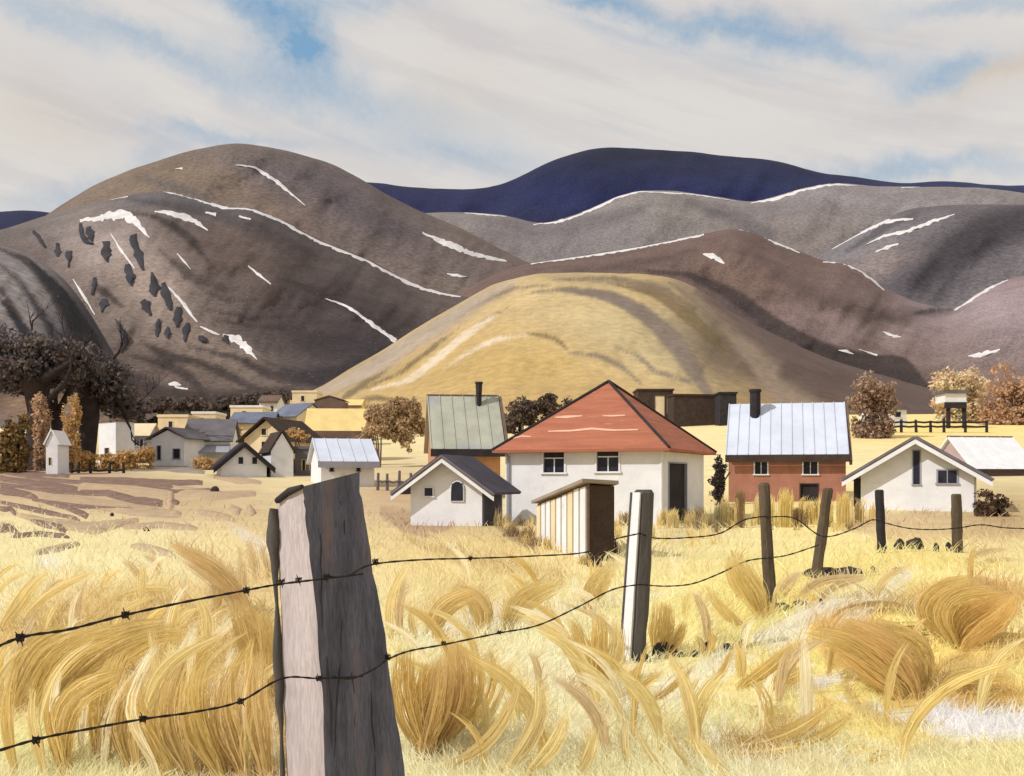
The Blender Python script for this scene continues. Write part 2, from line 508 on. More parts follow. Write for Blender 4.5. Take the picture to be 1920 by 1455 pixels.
OCH, OCD, PAL, TAN, STR, DKO = (212, 182, 98), (200, 166, 82), (238, 226, 186), (208, 184, 134), (224, 202, 132), (160, 128, 76)
SWEEPS = [
    ([(120, 1440), (110, 1370), (130, 1300), (230, 1260)], 60, OCH), ([(190, 1430), (190, 1360), (200, 1280), (240, 1210)], 60, OCH), ([(250, 1440), (230, 1370), (240, 1300), (280, 1250)], 60, (214, 184, 112)),
    ([(320, 1455), (290, 1400), (250, 1330), (250, 1270)], 40, OCH), ([(360, 1455), (320, 1390), (310, 1320), (340, 1240)], 60, (212, 182, 110)), ([(420, 1455), (380, 1390), (360, 1310), (380, 1230)], 56, OCH),
    ([(460, 1455), (430, 1380), (410, 1310), (430, 1240)], 60, (210, 178, 108)), ([(500, 1455), (480, 1380), (470, 1300), (490, 1220)], 60, (212, 180, 110)), ([(330, 1330), (340, 1270), (380, 1210), (420, 1190)], 50, OCH),
    ([(20, 1330), (40, 1260), (80, 1200), (160, 1180)], 54, (204, 176, 96)), ([(60, 1330), (90, 1270), (140, 1210), (240, 1180)], 60, OCH), ([(100, 1310), (150, 1240), (220, 1190), (330, 1170)], 60, (202, 174, 98)),
    ([(200, 1260), (240, 1220), (290, 1190), (350, 1190)], 44, OCH), ([(0, 1180), (30, 1140), (60, 1095), (90, 1070)], 30, STR), ([(42, 1160), (80, 1120), (130, 1090), (182, 1072)], 18, STR),
    ([(210, 1125), (250, 1110), (290, 1104), (325, 1105)], 22, STR), ([(385, 1220), (390, 1180), (380, 1130), (358, 1105)], 20, STR), ([(330, 1180), (350, 1150), (375, 1140)], 14, STR),
    ([(470, 1150), (440, 1100), (400, 1060), (320, 1020)], 34, (204, 174, 112)), ([(440, 1140), (420, 1100), (380, 1070), (340, 1050)], 24, TAN),
    ([(265, 1090), (255, 1070), (245, 1058), (230, 1050)], 12, TAN), ([(300, 1075), (296, 1060), (286, 1048), (270, 1040)], 12, TAN),
    ([(455, 1110), (455, 1080), (450, 1050), (450, 1030)], 14, TAN), ([(480, 1085), (478, 1060), (470, 1030), (468, 1010)], 14, TAN), ([(505, 1080), (502, 1060), (495, 1040), (490, 1022)], 10, TAN),
    ([(480, 1250), (470, 1200), (455, 1150), (440, 1120)], 60, (202, 172, 96)), ([(510, 1300), (510, 1240), (500, 1180), (490, 1130)], 40, (200, 170, 94)),
    # pale blades reserved among the ochre
    ([(300, 1455), (270, 1400), (230, 1330), (290, 1210)], 22, PAL), ([(240, 1420), (230, 1370), (230, 1310), (300, 1205)], 18, PAL), ([(400, 1440), (380, 1390), (360, 1340), (340, 1290)], 12, PAL),
    ([(470, 1450), (460, 1390), (452, 1330), (462, 1262)], 12, PAL), ([(400, 1390), (390, 1340), (410, 1270), (440, 1215)], 14, PAL), ([(520, 1440), (514, 1390), (508, 1340)], 8, PAL),
    ([(110, 1420), (100, 1360), (100, 1310), (112, 1252)], 16, PAL), ([(155, 1420), (150, 1370), (155, 1320), (168, 1268)], 14, PAL), ([(385, 1230), (400, 1200), (430, 1170), (460, 1150)], 16, PAL),
    ([(190, 1440), (200, 1400), (195, 1370)], 14, PAL), ([(20, 1320), (14, 1270), (14, 1220)], 10, PAL), ([(320, 1280), (330, 1240), (350, 1210), (360, 1180)], 14, PAL),
    # centre foreground sweeps
    ([(885, 1360), (915, 1320), (930, 1265), (915, 1212)], 14, OCD), ([(885, 1380), (920, 1340), (945, 1290), (955, 1240)], 12, STR), ([(830, 1440), (900, 1410), (950, 1350), (975, 1270)], 26, (212, 188, 118)),
    ([(940, 1455), (990, 1400), (1020, 1330), (1010, 1265)], 26, (212, 190, 124)), ([(985, 1455), (1020, 1420), (1050, 1380), (1062, 1338)], 26, STR), ([(1085, 1455), (1100, 1420), (1110, 1390), (1115, 1362)], 24, STR),
    ([(1005, 1340), (1030, 1400), (1060, 1350), (1060, 1340)], 10, STR), ([(1178, 1440), (1170, 1400), (1170, 1370), (1174, 1345)], 12, (214, 194, 130)), ([(1245, 1450), (1220, 1420), (1200, 1390), (1190, 1360)], 12, (214, 194, 130)),
    ([(1300, 1450), (1280, 1420), (1255, 1380), (1247, 1345)], 13, (212, 190, 124)), ([(1360, 1455), (1340, 1430), (1315, 1400), (1300, 1375)], 22, STR),
    ([(735, 1200), (725, 1160), (738, 1100), (770, 1050)], 16, STR), ([(755, 1200), (745, 1160), (752, 1120), (760, 1080)], 14, TAN), ([(778, 1195), (772, 1170), (770, 1140)], 14, STR),
    ([(810, 1190), (820, 1150), (860, 1120), (900, 1110)], 40, (212, 184, 108)), ([(900, 1190), (910, 1150), (890, 1120), (850, 1100)], 40, (212, 184, 110)), ([(950, 1180), (960, 1140), (1000, 1110), (1050, 1095)], 44, (210, 184, 108)),
    ([(1100, 1140), (1110, 1110), (1130, 1080), (1145, 1060)], 40, (212, 186, 110)), ([(1175, 1290), (1185, 1265), (1195, 1250)], 10, OCH), ([(1180, 1305), (1210, 1280), (1240, 1262)], 12, OCH),
    ([(1215, 1318), (1250, 1300), (1280, 1270), (1300, 1250)], 11, OCD), ([(1290, 1305), (1310, 1270)], 8, STR), ([(1315, 1228), (1318, 1210), (1306, 1190)], 10, STR), ([(1325, 1230), (1336, 1205), (1326, 1178)], 12, OCH),
    ([(1335, 1285), (1360, 1250), (1375, 1210)], 10, OCH),
    # right side
    ([(1400, 1180), (1370, 1160), (1340, 1130), (1330, 1105)], 20, (216, 192, 110)), ([(1430, 1160), (1420, 1120), (1390, 1080), (1380, 1042)], 46, (214, 188, 104)), ([(1390, 1120), (1375, 1080), (1365, 1050)], 24, (214, 188, 108)),
    ([(1460, 1120), (1480, 1090), (1500, 1075)], 20, TAN), ([(1495, 1125), (1520, 1095), (1550, 1085), (1630, 1080)], 14, TAN), ([(1540, 1120), (1570, 1095), (1630, 1082)], 16, TAN),
    ([(1560, 1155), (1600, 1133), (1680, 1130), (1750, 1155)], 13, (192, 166, 104)), ([(1620, 1148), (1680, 1145), (1740, 1160), (1760, 1178)], 11, (190, 160, 96)),
    ([(1385, 1288), (1420, 1270), (1470, 1230), (1495, 1205)], 26, (214, 184, 96)), ([(1440, 1290), (1480, 1270), (1520, 1255)], 34, (216, 188, 104)), ([(1580, 1265), (1600, 1320), (1680, 1365), (1770, 1360)], 22, (208, 182, 98)),
    ([(1400, 1338), (1440, 1350), (1500, 1345)], 16, (214, 190, 110)), ([(1360, 1400), (1430, 1400), (1500, 1370), (1560, 1320)], 40, (212, 182, 98)), ([(1480, 1400), (1540, 1385), (1570, 1360), (1595, 1340)], 26, (212, 184, 102)),
    ([(1370, 1412), (1420, 1415), (1500, 1400)], 22, (214, 184, 106)), ([(1760, 1300), (1780, 1270), (1820, 1265), (1900, 1270)], 34, OCH), ([(1920, 1200), (1880, 1200), (1840, 1205)], 26, OCH), ([(1920, 1245), (1880, 1240), (1840, 1245)], 26, OCH),
    ([(1770, 1245), (1800, 1238), (1825, 1220)], 14, OCH), ([(1580, 1420), (1620, 1408), (1650, 1403)], 12, STR), ([(1630, 1428), (1650, 1420), (1668, 1415)], 10, OCH),
    ([(1800, 1300), (1860, 1320), (1910, 1310)], 40, (212, 178, 84)), ([(1770, 1280), (1830, 1300), (1900, 1300)], 30, (212, 178, 88)),
    ([(1810, 1055), (1840, 1035), (1890, 1030)], 12, TAN), ([(1828, 1062), (1860, 1048), (1915, 1050)], 10, TAN),
    ([(1655, 1180), (1690, 1205), (1735, 1240)], 10, DKO), ([(1695, 1248), (1712, 1278)], 6, DKO), ([(1692, 1290), (1700, 1305)], 5, DKO), ([(1728, 1190), (1750, 1212)], 9, DKO),
]

_r = random.Random(21)
for _i in range(150):
    _x, _y = _r.uniform(-20, 1940), _r.uniform(1075, 1455)
    if 470 < _x < 790 or (_x > 1320 and _i % 3):
        continue
    _s = (_y - 905) / 400
    _l, _b = _r.uniform(70, 170) * _s, _r.uniform(-.7, .7) + .75 * math.sin(_x / 260 + 1.0)
    _c = _r.choice([OCH, STR, STR, TAN, PAL, PAL, (226, 206, 132), (222, 196, 112)])
    SWEEPS.append(([(_x, _y), (_x + _b * _l * .1, _y - _l * .4), (_x + _b * _l * .38, _y - _l * .72), (_x + _b * _l * .85, _y - _l * .92)], _r.uniform(8, 24) * _s, _c))

# long pale and ochre sweeps of flattened grass that are only a change of tone in the meadow
FLAT = [
    ([(0, 1100), (120, 1070), (260, 1060), (420, 1100)], 16, (232, 216, 164)), ([(560, 1420), (700, 1450), (860, 1440), (960, 1400)], 40, (230, 214, 166)),
    ([(800, 1330), (930, 1200), (1100, 1130), (1300, 1110)], 26, (232, 216, 168)), ([(1130, 1310), (1200, 1330), (1290, 1290), (1380, 1230), (1500, 1190)], 60, (232, 220, 184)),
    ([(1000, 1455), (1060, 1400), (1130, 1330), (1200, 1290)], 46, (230, 216, 172)), ([(1300, 1440), (1400, 1430), (1500, 1440), (1650, 1455)], 26, (226, 206, 150)),
    ([(1300, 1330), (1400, 1310), (1500, 1300), (1600, 1330)], 30, (238, 214, 130)), ([(1500, 1280), (1560, 1330), (1660, 1380), (1800, 1400)], 40, (236, 208, 112)),
    ([(1480, 1120), (1600, 1070), (1750, 1050), (1920, 1070)], 30, (236, 210, 116)), ([(1300, 1100), (1340, 1180), (1450, 1240)], 40, (236, 214, 130)),
    ([(760, 1010), (900, 1060), (1080, 1080)], 24, (204, 176, 110)), ([(720, 960), (790, 990), (860, 980)], 40, (178, 146, 112)), ([(930, 985), (980, 1010), (1010, 1040)], 22, (158, 126, 88)),
    ([(560, 1300), (470, 1380), (420, 1455)], 60, (200, 168, 98)), ([(60, 1300), (150, 1280), (300, 1300), (420, 1380)], 90, (204, 172, 98)), ([(200, 1200), (330, 1160), (450, 1180), (510, 1260)], 70, (206, 174, 100)),
    ([(20, 1230), (90, 1190), (180, 1170)], 50, (206, 176, 100)), ([(340, 1030), (420, 1080), (470, 1140)], 40, (206, 176, 116)), ([(1780, 1130), (1850, 1110), (1900, 1130)], 60, (200, 160, 80)),
    ([(1560, 1190), (1640, 1220), (1720, 1270)], 70, (206, 166, 88)), ([(1780, 1310), (1850, 1320), (1910, 1310)], 40, (212, 178, 90)), ([(1660, 1440), (1760, 1400), (1920, 1420)], 30, (230, 212, 158)),
]


def ground_color(px, py):
    px, py = np.asarray(px, float), np.asarray(py, float)
    c = washes(px, py, (222, 204, 148), GROUND_ZONES)
    jag = fbm(px / 16, py / 12, 23, 3) * 3.5
    for pts_, w_, rgb_ in FLAT + SWEEPS:
        lo_x, hi_x = min(q[0] for q in pts_) - w_, max(q[0] for q in pts_) + w_
        lo_y, hi_y = min(q[1] for q in pts_) - w_, max(q[1] for q in pts_) + w_
        msk = (px > lo_x) & (px < hi_x) & (py > lo_y) & (py < hi_y)
        if not msk.any():
            continue
        e_ = np.clip((polydist(px[msk], py[msk], pts_, [w_ * .5, w_ * 1.1, w_ * .9, w_ * .3]) + jag[msk]) / 3.5 + .5, 0, 1)
        c[msk] += (np.array(lin(*rgb_)[:3]) * .9 - c[msk]) * (e_ * .88)[:, None]
    return c


cols = np.concatenate([CX + F * np.array([-60, -12, -5, -2.4, -1.5, -1.0, -.75]), np.arange(-420, 2345, 5),
                       CX + F * np.array([.75, 1.0, 1.5, 2.4, 5, 12, 60])])
rows = np.concatenate([[1.2, 1.6], 3088.0 / np.arange(1495, 61, -3.6), 50 * 1.045 ** np.arange(1, 60), [1200, 2500, 5000, 9000]])
rows = np.unique(np.round(rows, 4))
PX, DD = np.meshgrid(cols, rows)
GX = (PX - CX) * DD / F
GZv = gz(GX, DD)
PYv = HY + F * (EYE - GZv) / DD
gcol = ground_color(np.clip(PX, -250, 2170), np.clip(PYv, 700, 1500))
gv = np.stack([GX, DD, GZv], -1).reshape(-1, 3)
nr, nc = PX.shape
idx = np.arange(nr * nc).reshape(nr, nc)
gf_ = np.stack([idx[:-1, :-1], idx[:-1, 1:], idx[1:, 1:], idx[1:, :-1]], -1).reshape(-1, 4)
tag(link('ground', gv, gf_, M_ground, colors=gcol.reshape(-1, 3), smooth=True), kind='structure')
# the meadow goes on behind the viewer
bb = B()
zz = float(np.mean(gz(np.array([0., 1., -1.]), np.array([1.2] * 3))))
bb.poly((-400, -400, -.06), (400, -400, -.06), (400, 1.25, -.06), (-400, 1.25, -.06))
me_ = bb.build('meadow_behind', M_ground)
ca = me_.data.color_attributes.new('Col', 'FLOAT_COLOR', 'POINT')
ca.data.foreach_set('color', list(lin(222, 204, 148)) * 4)
tag(me_, kind='structure')


# ---------------------------------------------------------------- hills
def interp(pts, x):
    p = np.array(pts, float)
    xs, ys = p[:, 0], p[:, 1]
    y = np.interp(x, xs, ys)
    # smooth the polyline a little so that the outline is rounded
    k = 9
    pad = np.pad(y, k, mode='edge')
    ker = np.hanning(2 * k + 3)[1:-1]
    ker /= ker.sum()
    return np.convolve(pad, ker, mode='valid')


BAND_LIST = [
    ('left_shoulder', [(0, 466), (50, 488), (100, 540), (150, 620), (175, 690)], [6, 18, 30, 36, 28], (72, 60, 58), 6),
    ('left_shoulder', [(0, 496), (40, 530), (85, 600), (125, 680)], [5, 12, 18, 22], (52, 48, 54), 9),
    ('left_shoulder', [(0, 540), (30, 590), (80, 690)], [10, 20, 18], (72, 60, 58), 6),
    ('left_shoulder', [(0, 560), (60, 640), (110, 720)], [8, 22, 26], (44, 42, 50), 4),
    ('left_shoulder', [(60, 492), (120, 560), (165, 640), (190, 720)], [8, 26, 40, 40], (44, 42, 50), 5),
    ('left_shoulder', [(0, 610), (20, 650), (32, 690)], [10, 12, 10], (52, 48, 54), 9),
    ('left_shoulder', [(-60, 700), (60, 705), (130, 700), (190, 712), (235, 740)], [50, 60, 56, 60, 40], (52, 48, 54), 9),
    ('rocky_hill', [(170, 530), (205, 555), (230, 575)], [5, 18, 4], (72, 60, 58), 6),
    ('rocky_hill', [(185, 668), (230, 700), (280, 725), (320, 755)], [6, 26, 30, 10], (72, 60, 58), 6),
    ('rocky_hill', [(240, 665), (290, 678), (330, 690), (370, 720), (385, 745)], [5, 13, 18, 20, 8], (72, 60, 58), 6),
    ('rocky_hill', [(265, 640), (310, 668), (370, 678), (420, 700), (470, 725), (515, 733)], [5, 20, 13, 18, 14, 4], (72, 60, 58), 6),
    ('rocky_hill', [(355, 650), (400, 660), (450, 672), (500, 700), (560, 716), (620, 705)], [5, 10, 14, 20, 18, 5], (72, 60, 58), 6),
    ('rocky_hill', [(500, 680), (560, 700), (640, 695), (720, 660)], [4, 10, 20, 22], (52, 48, 54), 9),
    ('rocky_hill', [(240, 398), (290, 405), (350, 440), (400, 500)], [4, 14, 18, 4], (72, 60, 58), 6),
    ('rocky_hill', [(380, 545), (420, 562), (480, 563)], [3, 10, 3], (72, 60, 58), 6),
    ('rocky_hill', [(520, 520), (600, 548), (680, 590), (740, 625)], [4, 20, 24, 10], (72, 60, 58), 6),
    ('rocky_hill', [(400, 600), (470, 612), (560, 615)], [3, 10, 4], (72, 60, 58), 6),
    ('rocky_hill', [(390, 580), (470, 596), (560, 592)], [3, 10, 4], (72, 60, 58), 6),
    ('brown_ridge', [(1180, 505), (1290, 515), (1370, 550), (1450, 610), (1540, 655), (1640, 668)], [3, 12, 26, 30, 26, 6], (72, 60, 58), 6),
    ('brown_ridge', [(1500, 650), (1600, 690), (1690, 690), (1740, 740)], [16, 46, 50, 24], (72, 60, 58), 6),
    ('brown_ridge', [(1700, 592), (1740, 582), (1790, 580)], [3, 9, 3], (72, 60, 58), 6),
    ('rocky_hill', [(180, 752), (260, 765), (330, 768), (430, 758), (520, 748), (545, 735)], [60, 56, 44, 34, 26, 6], (72, 60, 58), 6),
    ('yellow_mound', [(1000, 548), (1060, 542), (1130, 552), (1200, 580), (1260, 630), (1310, 690)], [3, 12, 22, 26, 30, 18], (150, 132, 116), 6),
    ('yellow_mound', [(1140, 530), (1230, 548), (1300, 600), (1360, 660)], [3, 18, 26, 14], (142, 120, 80), 5),
    ('yellow_mound', [(1255, 530), (1330, 575), (1400, 650), (1440, 700)], [4, 22, 26, 12], (142, 120, 80), 5),
    ('yellow_mound', [(990, 625), (1035, 632), (1058, 645), (1066, 662)], [3, 8, 9, 2], (142, 120, 80), 5),
    ('yellow_mound', [(1070, 662), (1130, 668), (1170, 690), (1200, 718)], [4, 9, 11, 5], (150, 132, 116), 6),
    ('yellow_mound', [(1155, 652), (1195, 665), (1225, 695), (1290, 715)], [3, 8, 10, 8], (150, 132, 116), 6),
    ('yellow_mound', [(900, 605), (930, 588), (952, 577)], [3, 6, 3], (142, 120, 80), 5),
    ('yellow_mound', [(700, 730), (770, 712), (820, 672), (870, 630), (930, 590)], [4, 12, 16, 16, 6], (255, 232, 200), 5),
    ('yellow_mound', [(832, 692), (880, 660), (930, 636), (985, 628)], [2, 8, 9, 3], (255, 232, 200), 5),
    ('yellow_mound', [(645, 745), (690, 715), (730, 690)], [10, 14, 4], (142, 120, 80), 5),
    ('yellow_mound', [(690, 725), (750, 700), (800, 660), (860, 615)], [4, 9, 9, 4], (142, 120, 80), 5),
    ('yellow_mound', [(700, 678), (800, 625), (880, 575), (960, 540), (1030, 535)], [8, 10, 12, 10, 3], (150, 132, 116), 6),
    ('yellow_mound', [(640, 765), (700, 745), (760, 752)], [3, 12, 6], (142, 120, 80), 5),
    ('yellow_mound', [(1270, 535), (1350, 590), (1430, 670), (1500, 760)], [10, 36, 60, 70], (176, 152, 128), 12),
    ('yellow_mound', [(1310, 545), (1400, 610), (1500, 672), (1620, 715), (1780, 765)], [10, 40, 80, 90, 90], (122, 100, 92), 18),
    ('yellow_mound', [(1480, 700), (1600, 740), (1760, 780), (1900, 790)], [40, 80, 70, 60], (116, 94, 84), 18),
    ('yellow_mound', [(1060, 545), (1150, 556), (1220, 600), (1275, 660), (1330, 740)], [4, 20, 26, 30, 20], (150, 132, 116), 7),
    ('yellow_mound', [(1040, 524), (1150, 522), (1240, 540), (1300, 580)], [3, 10, 16, 10], (150, 126, 100), 6),
    ('yellow_mound', [(600, 735), (700, 690), (790, 630), (880, 572), (960, 530)], [14, 26, 22, 18, 8], (206, 184, 160), 8),
    ('brown_mountain', [(250, 330), (330, 352), (400, 372)], [6, 22, 8], (120, 108, 104), 10),
    ('grey_ridge', [(1290, 380), (1380, 410), (1440, 440)], [6, 26, 30], (122, 114, 116), 16),
    ('grey_ridge', [(1000, 440), (1100, 420), (1200, 395)], [10, 30, 14], (124, 116, 118), 16),
    ('brown_ridge', [(1060, 510), (1180, 500), (1300, 470)], [8, 20, 10], (108, 88, 82), 12),
    ('brown_ridge', [(1420, 480), (1500, 540), (1600, 580), (1700, 600)], [10, 30, 34, 20], (116, 94, 88), 20),
    ('rocky_hill', [(240, 372), (330, 385), (430, 408), (520, 440), (600, 480)], [6, 16, 20, 22, 10], (92, 84, 86), 9),
    ('rocky_hill', [(300, 470), (360, 520), (420, 540)], [4, 22, 10], (92, 78, 74), 9),
    ('rocky_hill', [(560, 500), (640, 540), (700, 580), (760, 600)], [10, 40, 50, 30], (82, 68, 66), 30),
    ('rocky_hill', [(560, 640), (640, 650), (700, 660)], [30, 60, 40], (66, 56, 58), 30),
    ('rocky_hill', [(430, 420), (520, 450), (620, 500)], [6, 30, 10], (92, 78, 74), 20),
    ('rocky_hill', [(240, 740), (320, 752), (420, 756), (540, 740)], [60, 50, 44, 30], (74, 60, 56), 14),
    ('rocky_hill', [(530, 700), (600, 716), (680, 690), (735, 655)], [10, 26, 40, 24], (62, 52, 56), 12),
    ('brown_mountain', [(560, 330), (620, 360), (700, 410), (780, 440)], [10, 40, 50, 20], (106, 94, 98), 26),
    ('dark_grey_hill', [(1720, 530), (1790, 470), (1860, 430), (1930, 410)], [30, 60, 70, 60], (74, 68, 74), 30),
    ('dark_grey_hill', [(1590, 470), (1660, 425), (1720, 400)], [8, 16, 10], (104, 98, 102), 6),
]
BANDS = {}
for h_, *r_ in BAND_LIST:
    BANDS.setdefault(h_, []).append(r_)

BVH = {}


def hill(name, ridge, x0, x1, dr, df, yfoot, base, zones, m, rough=0.035, rows_=90, step=4, power=1.7, curve=0.0, seed=1, k=1.0):
    xs = np.arange(x0, x1 + 1, step, dtype=float)
    yr = interp(ridge, xs) + fbm(xs / 45, xs * 0, seed + 50) * 1.3
    t = np.linspace(0, 1, rows_)
    Tm, Xm = np.meshgrid(t, xs, indexing='ij')
    yf = interp([(x0, yfoot), (x1, yfoot)], xs) if not isinstance(yfoot, list) else interp(yfoot, xs)
    s = 1 - (1 - Tm) ** power
    py = yf[None, :] + (np.minimum(yr, yf - 1)[None, :] - yf[None, :]) * s
    e = (xs - (x0 + x1) / 2) / ((x1 - x0) / 2)
    d = df + (dr - df) * Tm
    d = d * (1 + curve * e[None, :] ** 2)
    rel = fbm(Xm / 150, py / 90, seed, 5) + 0.5 * fbm(Xm / 55 + py / 90, py / 130, seed + 3, 3)
    d = d * (1 + rough * rel * (0.25 + 0.75 * np.sin(np.pi * np.clip(Tm, 0, 1)) ** 0.5))
    vx = (Xm - CX) * d / F
    vz = EYE + (HY - py) * d / F
    v = np.stack([vx, d, vz], -1)
    # back slope behind the ridge
    back = []
    h = vz[-1] - 10
    for dd, dz in ((.04, .02), (.12, .12), (.35, .55), (.6, 1.0)):
        b = v[-1].copy()
        sc_ = (dr - df) * dd * 1.4
        dep = b[:, 1] + sc_
        b[:, 0] = b[:, 0] * (dep / b[:, 1])
        b[:, 1] = dep
        b[:, 2] = vz[-1] - h * dz
        back.append(b)
    v = np.concatenate([v, np.array(back)], 0)
    c = washes(Xm, py, base, zones) * k
    jag = fbm(Xm / 9, py / 7, seed + 7, 3) * 3.0
    for pts_, wd_, rgb_, soft in BANDS.get(name, []):
        lo_x, hi_x = min(q[0] for q in pts_) - 40, max(q[0] for q in pts_) + 40
        lo_y, hi_y = min(q[1] for q in pts_) - 40, max(q[1] for q in pts_) + 40
        msk = (Xm > lo_x) & (Xm < hi_x) & (py > lo_y) & (py < hi_y)
        if not msk.any():
            continue
        e_ = np.clip((polydist(Xm[msk], py[msk], pts_, wd_) + jag[msk]) / soft + .5, 0, 1) * .88
        c[msk] += (np.array(lin(*rgb_)[:3]) * .6 - c[msk]) * e_[:, None]
    c = np.concatenate([c, np.repeat(c[-1:], 4, 0)], 0)
    R, Cn = v.shape[:2]
    ii = np.arange(R * Cn).reshape(R, Cn)
    fc = np.stack([ii[:-1, :-1], ii[:-1, 1:], ii[1:, 1:], ii[1:, :-1]], -1).reshape(-1, 4)
    vv = v.reshape(-1, 3)
    o = link(name, vv, fc, m, colors=c.reshape(-1, 3), smooth=True)
    tag(o, kind='structure')
    BVH[name] = (BVHTree.FromPolygons([tuple(q) for q in vv], [tuple(int(a) for a in q) for q in fc]), o)
    return o


def drape(hname, name, pts, widths, m, lift=0.0022, rag=0.5, n=None, label=None):
    """a band lying on a hillside: centre line and widths measured in the photograph, carried onto the surface"""
    bvh, parent = BVH[hname]
    pts = np.array(pts, float)
    seg = np.r_[0, np.cumsum(np.hypot(*(np.diff(pts, axis=0).T)))]
    n = n or max(8, int(seg[-1] / 4))
    tt = np.linspace(0, seg[-1], n)
    x, y = np.interp(tt, seg, pts[:, 0]), np.interp(tt, seg, pts[:, 1])
    if len(pts) > 2:
        ker = np.hanning(7)[1:-1]
        ker /= ker.sum()
        k2 = 2
        x2 = np.convolve(np.pad(x, k2, mode='reflect', reflect_type='odd'), ker, 'valid')
        y2 = np.convolve(np.pad(y, k2, mode='reflect', reflect_type='odd'), ker, 'valid')
        x, y = x2, y2
    wd = np.interp(tt / seg[-1], np.linspace(0, 1, len(widths)), widths) * (.8 if name == 'snow_streak' else 1)
    tx, ty = np.gradient(x), np.gradient(y)
    L = np.hypot(tx, ty) + 1e-9
    nx, ny = -ty / L, tx / L
    sd = rnd.randrange(999)
    across = [-1, -.6, 0, .6, 1]
    eye = Vector((0, 0, EYE))
    vs, ok = [], []
    for i in range(n):
        for a in across:
            r = 1 + rag * float(vnoise(np.array([i * 0.8]), np.array([a * 2.0]), sd)[0]) if abs(a) == 1 else 1
            qx = x[i] + nx[i] * wd[i] * 0.5 * a * r
            qy = y[i] + ny[i] * wd[i] * 0.5 * a * r
            dirv = (W(qx, qy, 100.0) - eye).normalized()
            hit = bvh.ray_cast(eye, dirv)
            if hit[0] is None:
                vs.append(None)
                continue
            dist = (hit[0] - eye).length
            up = lift * dist * (0.35 if abs(a) == 1 else 1.0)
            vs.append(hit[0] - dirv * up)
    k = len(across)
    remap, out = {}, []
    for i, v in enumerate(vs):
        if v is not None:
            remap[i] = len(out)
            out.append(v)
    fs = []
    for i in range(n - 1):
        for j in range(k - 1):
            q = (i * k + j, i * k + j + 1, (i + 1) * k + j + 1, (i + 1) * k + j)
            if all(a in remap for a in q):
                ds = [out[remap[a]].y for a in q]
                if max(ds) - min(ds) < 0.12 * min(ds):
                    fs.append(tuple(remap[a] for a in q))
    if not fs:
        return None
    o = link(name, out, fs, m, parent, smooth=True)
    if label:
        o['label'] = label
    return o


# far navy mountain
hill('far_blue_mountain', [(-500, 420), (-60, 402), (0, 396), (60, 393), (100, 400), (300, 420), (560, 360), (672, 334), (700, 344), (800, 353),
     (870, 356), (930, 353), (965, 338), (1000, 316), (1060, 291), (1110, 278), (1150, 273), (1200, 280), (1280, 283), (1350, 291),
     (1410, 297), (1432, 294), (1480, 306), (1540, 327), (1600, 330), (1690, 347), (1740, 339), (1800, 341), (1860, 347), (1920, 348),
     (2100, 340), (2420, 380)], -500, 2420, 5200, 4300, 520, (52, 56, 92),
     [(1150, 290, 240, 22, 0, (50, 52, 70), .8, 0), (1250, 370, 300, 30, 0, (44, 52, 104), .8, 0), (800, 375, 110, 22, 0, (54, 58, 104), .8, 0),
      (1050, 330, 160, 30, 0, (44, 50, 92), .5, 0), (1750, 350, 200, 14, 0, (66, 74, 112), .9, 0)], M_far, rough=.02, rows_=30, step=8, k=0.56, seed=11)
# pale grey ridge
hill('grey_ridge', [(560, 440), (800, 398), (870, 398), (940, 402), (1010, 420), (1050, 412), (1110, 390), (1160, 366), (1200, 356), (1270, 358),
     (1340, 368), (1410, 379), (1440, 372), (1500, 354), (1560, 343), (1600, 345), (1640, 350), (1760, 350), (1840, 352), (1920, 362),
     (2100, 380), (2420, 420)], 560, 2420, 3600, 2700, 560, (146, 136, 132),
     [(1650, 370, 260, 30, 4, (156, 148, 150), .8, 0), (1050, 440, 160, 40, 0, (128, 120, 124), .7, 0), (1480, 440, 120, 40, 0, (142, 128, 122), .6, 0),
      (1420, 395, 60, 12, 0, (100, 96, 104), .5, 0), (1250, 400, 160, 22, 0, (150, 140, 134), .5, 0)], M_far, rough=.03, rows_=60, k=0.68, seed=21)
# big brown mountain on the left
hill('brown_mountain', [(-500, 500), (60, 425), (95, 396), (180, 345), (250, 315), (300, 300), (355, 282), (430, 268), (490, 272), (560, 288), (620, 306),
     (672, 332), (720, 362), (790, 398), (860, 425), (930, 462), (990, 492), (1060, 520), (1200, 560)], -500, 1200, 2700, 1800, 610, (134, 116, 106),
     [(330, 330, 190, 34, -12, (140, 120, 100), .8, 0), (520, 320, 110, 26, 16, (128, 116, 118), .9, 0), (640, 380, 130, 60, 30, (104, 94, 100), .75, 0),
      (560, 400, 60, 40, 40, (112, 98, 98), .5, 0), (820, 470, 120, 36, 20, (120, 106, 104), .7, 0), (520, 400, 100, 30, 20, (140, 116, 98), .6, 0)],
     M_far, rough=.035, rows_=80, k=0.66, seed=31)
# dark grey hill on the right
hill('dark_grey_hill', [(1380, 560), (1480, 510), (1560, 466), (1640, 420), (1700, 392), (1780, 384), (1920, 384), (2100, 388), (2420, 460)], 1380, 2420,
     2500, 1700, 640, (112, 104, 106),
     [(1640, 440, 90, 20, -28, (116, 112, 116), .8, 0), (1790, 470, 150, 34, -24, (76, 70, 76), .95, 0), (1880, 420, 90, 26, 0, (84, 78, 80), .8, 0),
      (1720, 530, 90, 30, -8, (78, 72, 78), .9, 0), (1640, 500, 60, 24, -20, (140, 124, 118), .7, 0), (1700, 392, 80, 12, -8, (90, 82, 84), .6, 0)],
     M_far, rough=.03, rows_=60, k=0.95, seed=41)
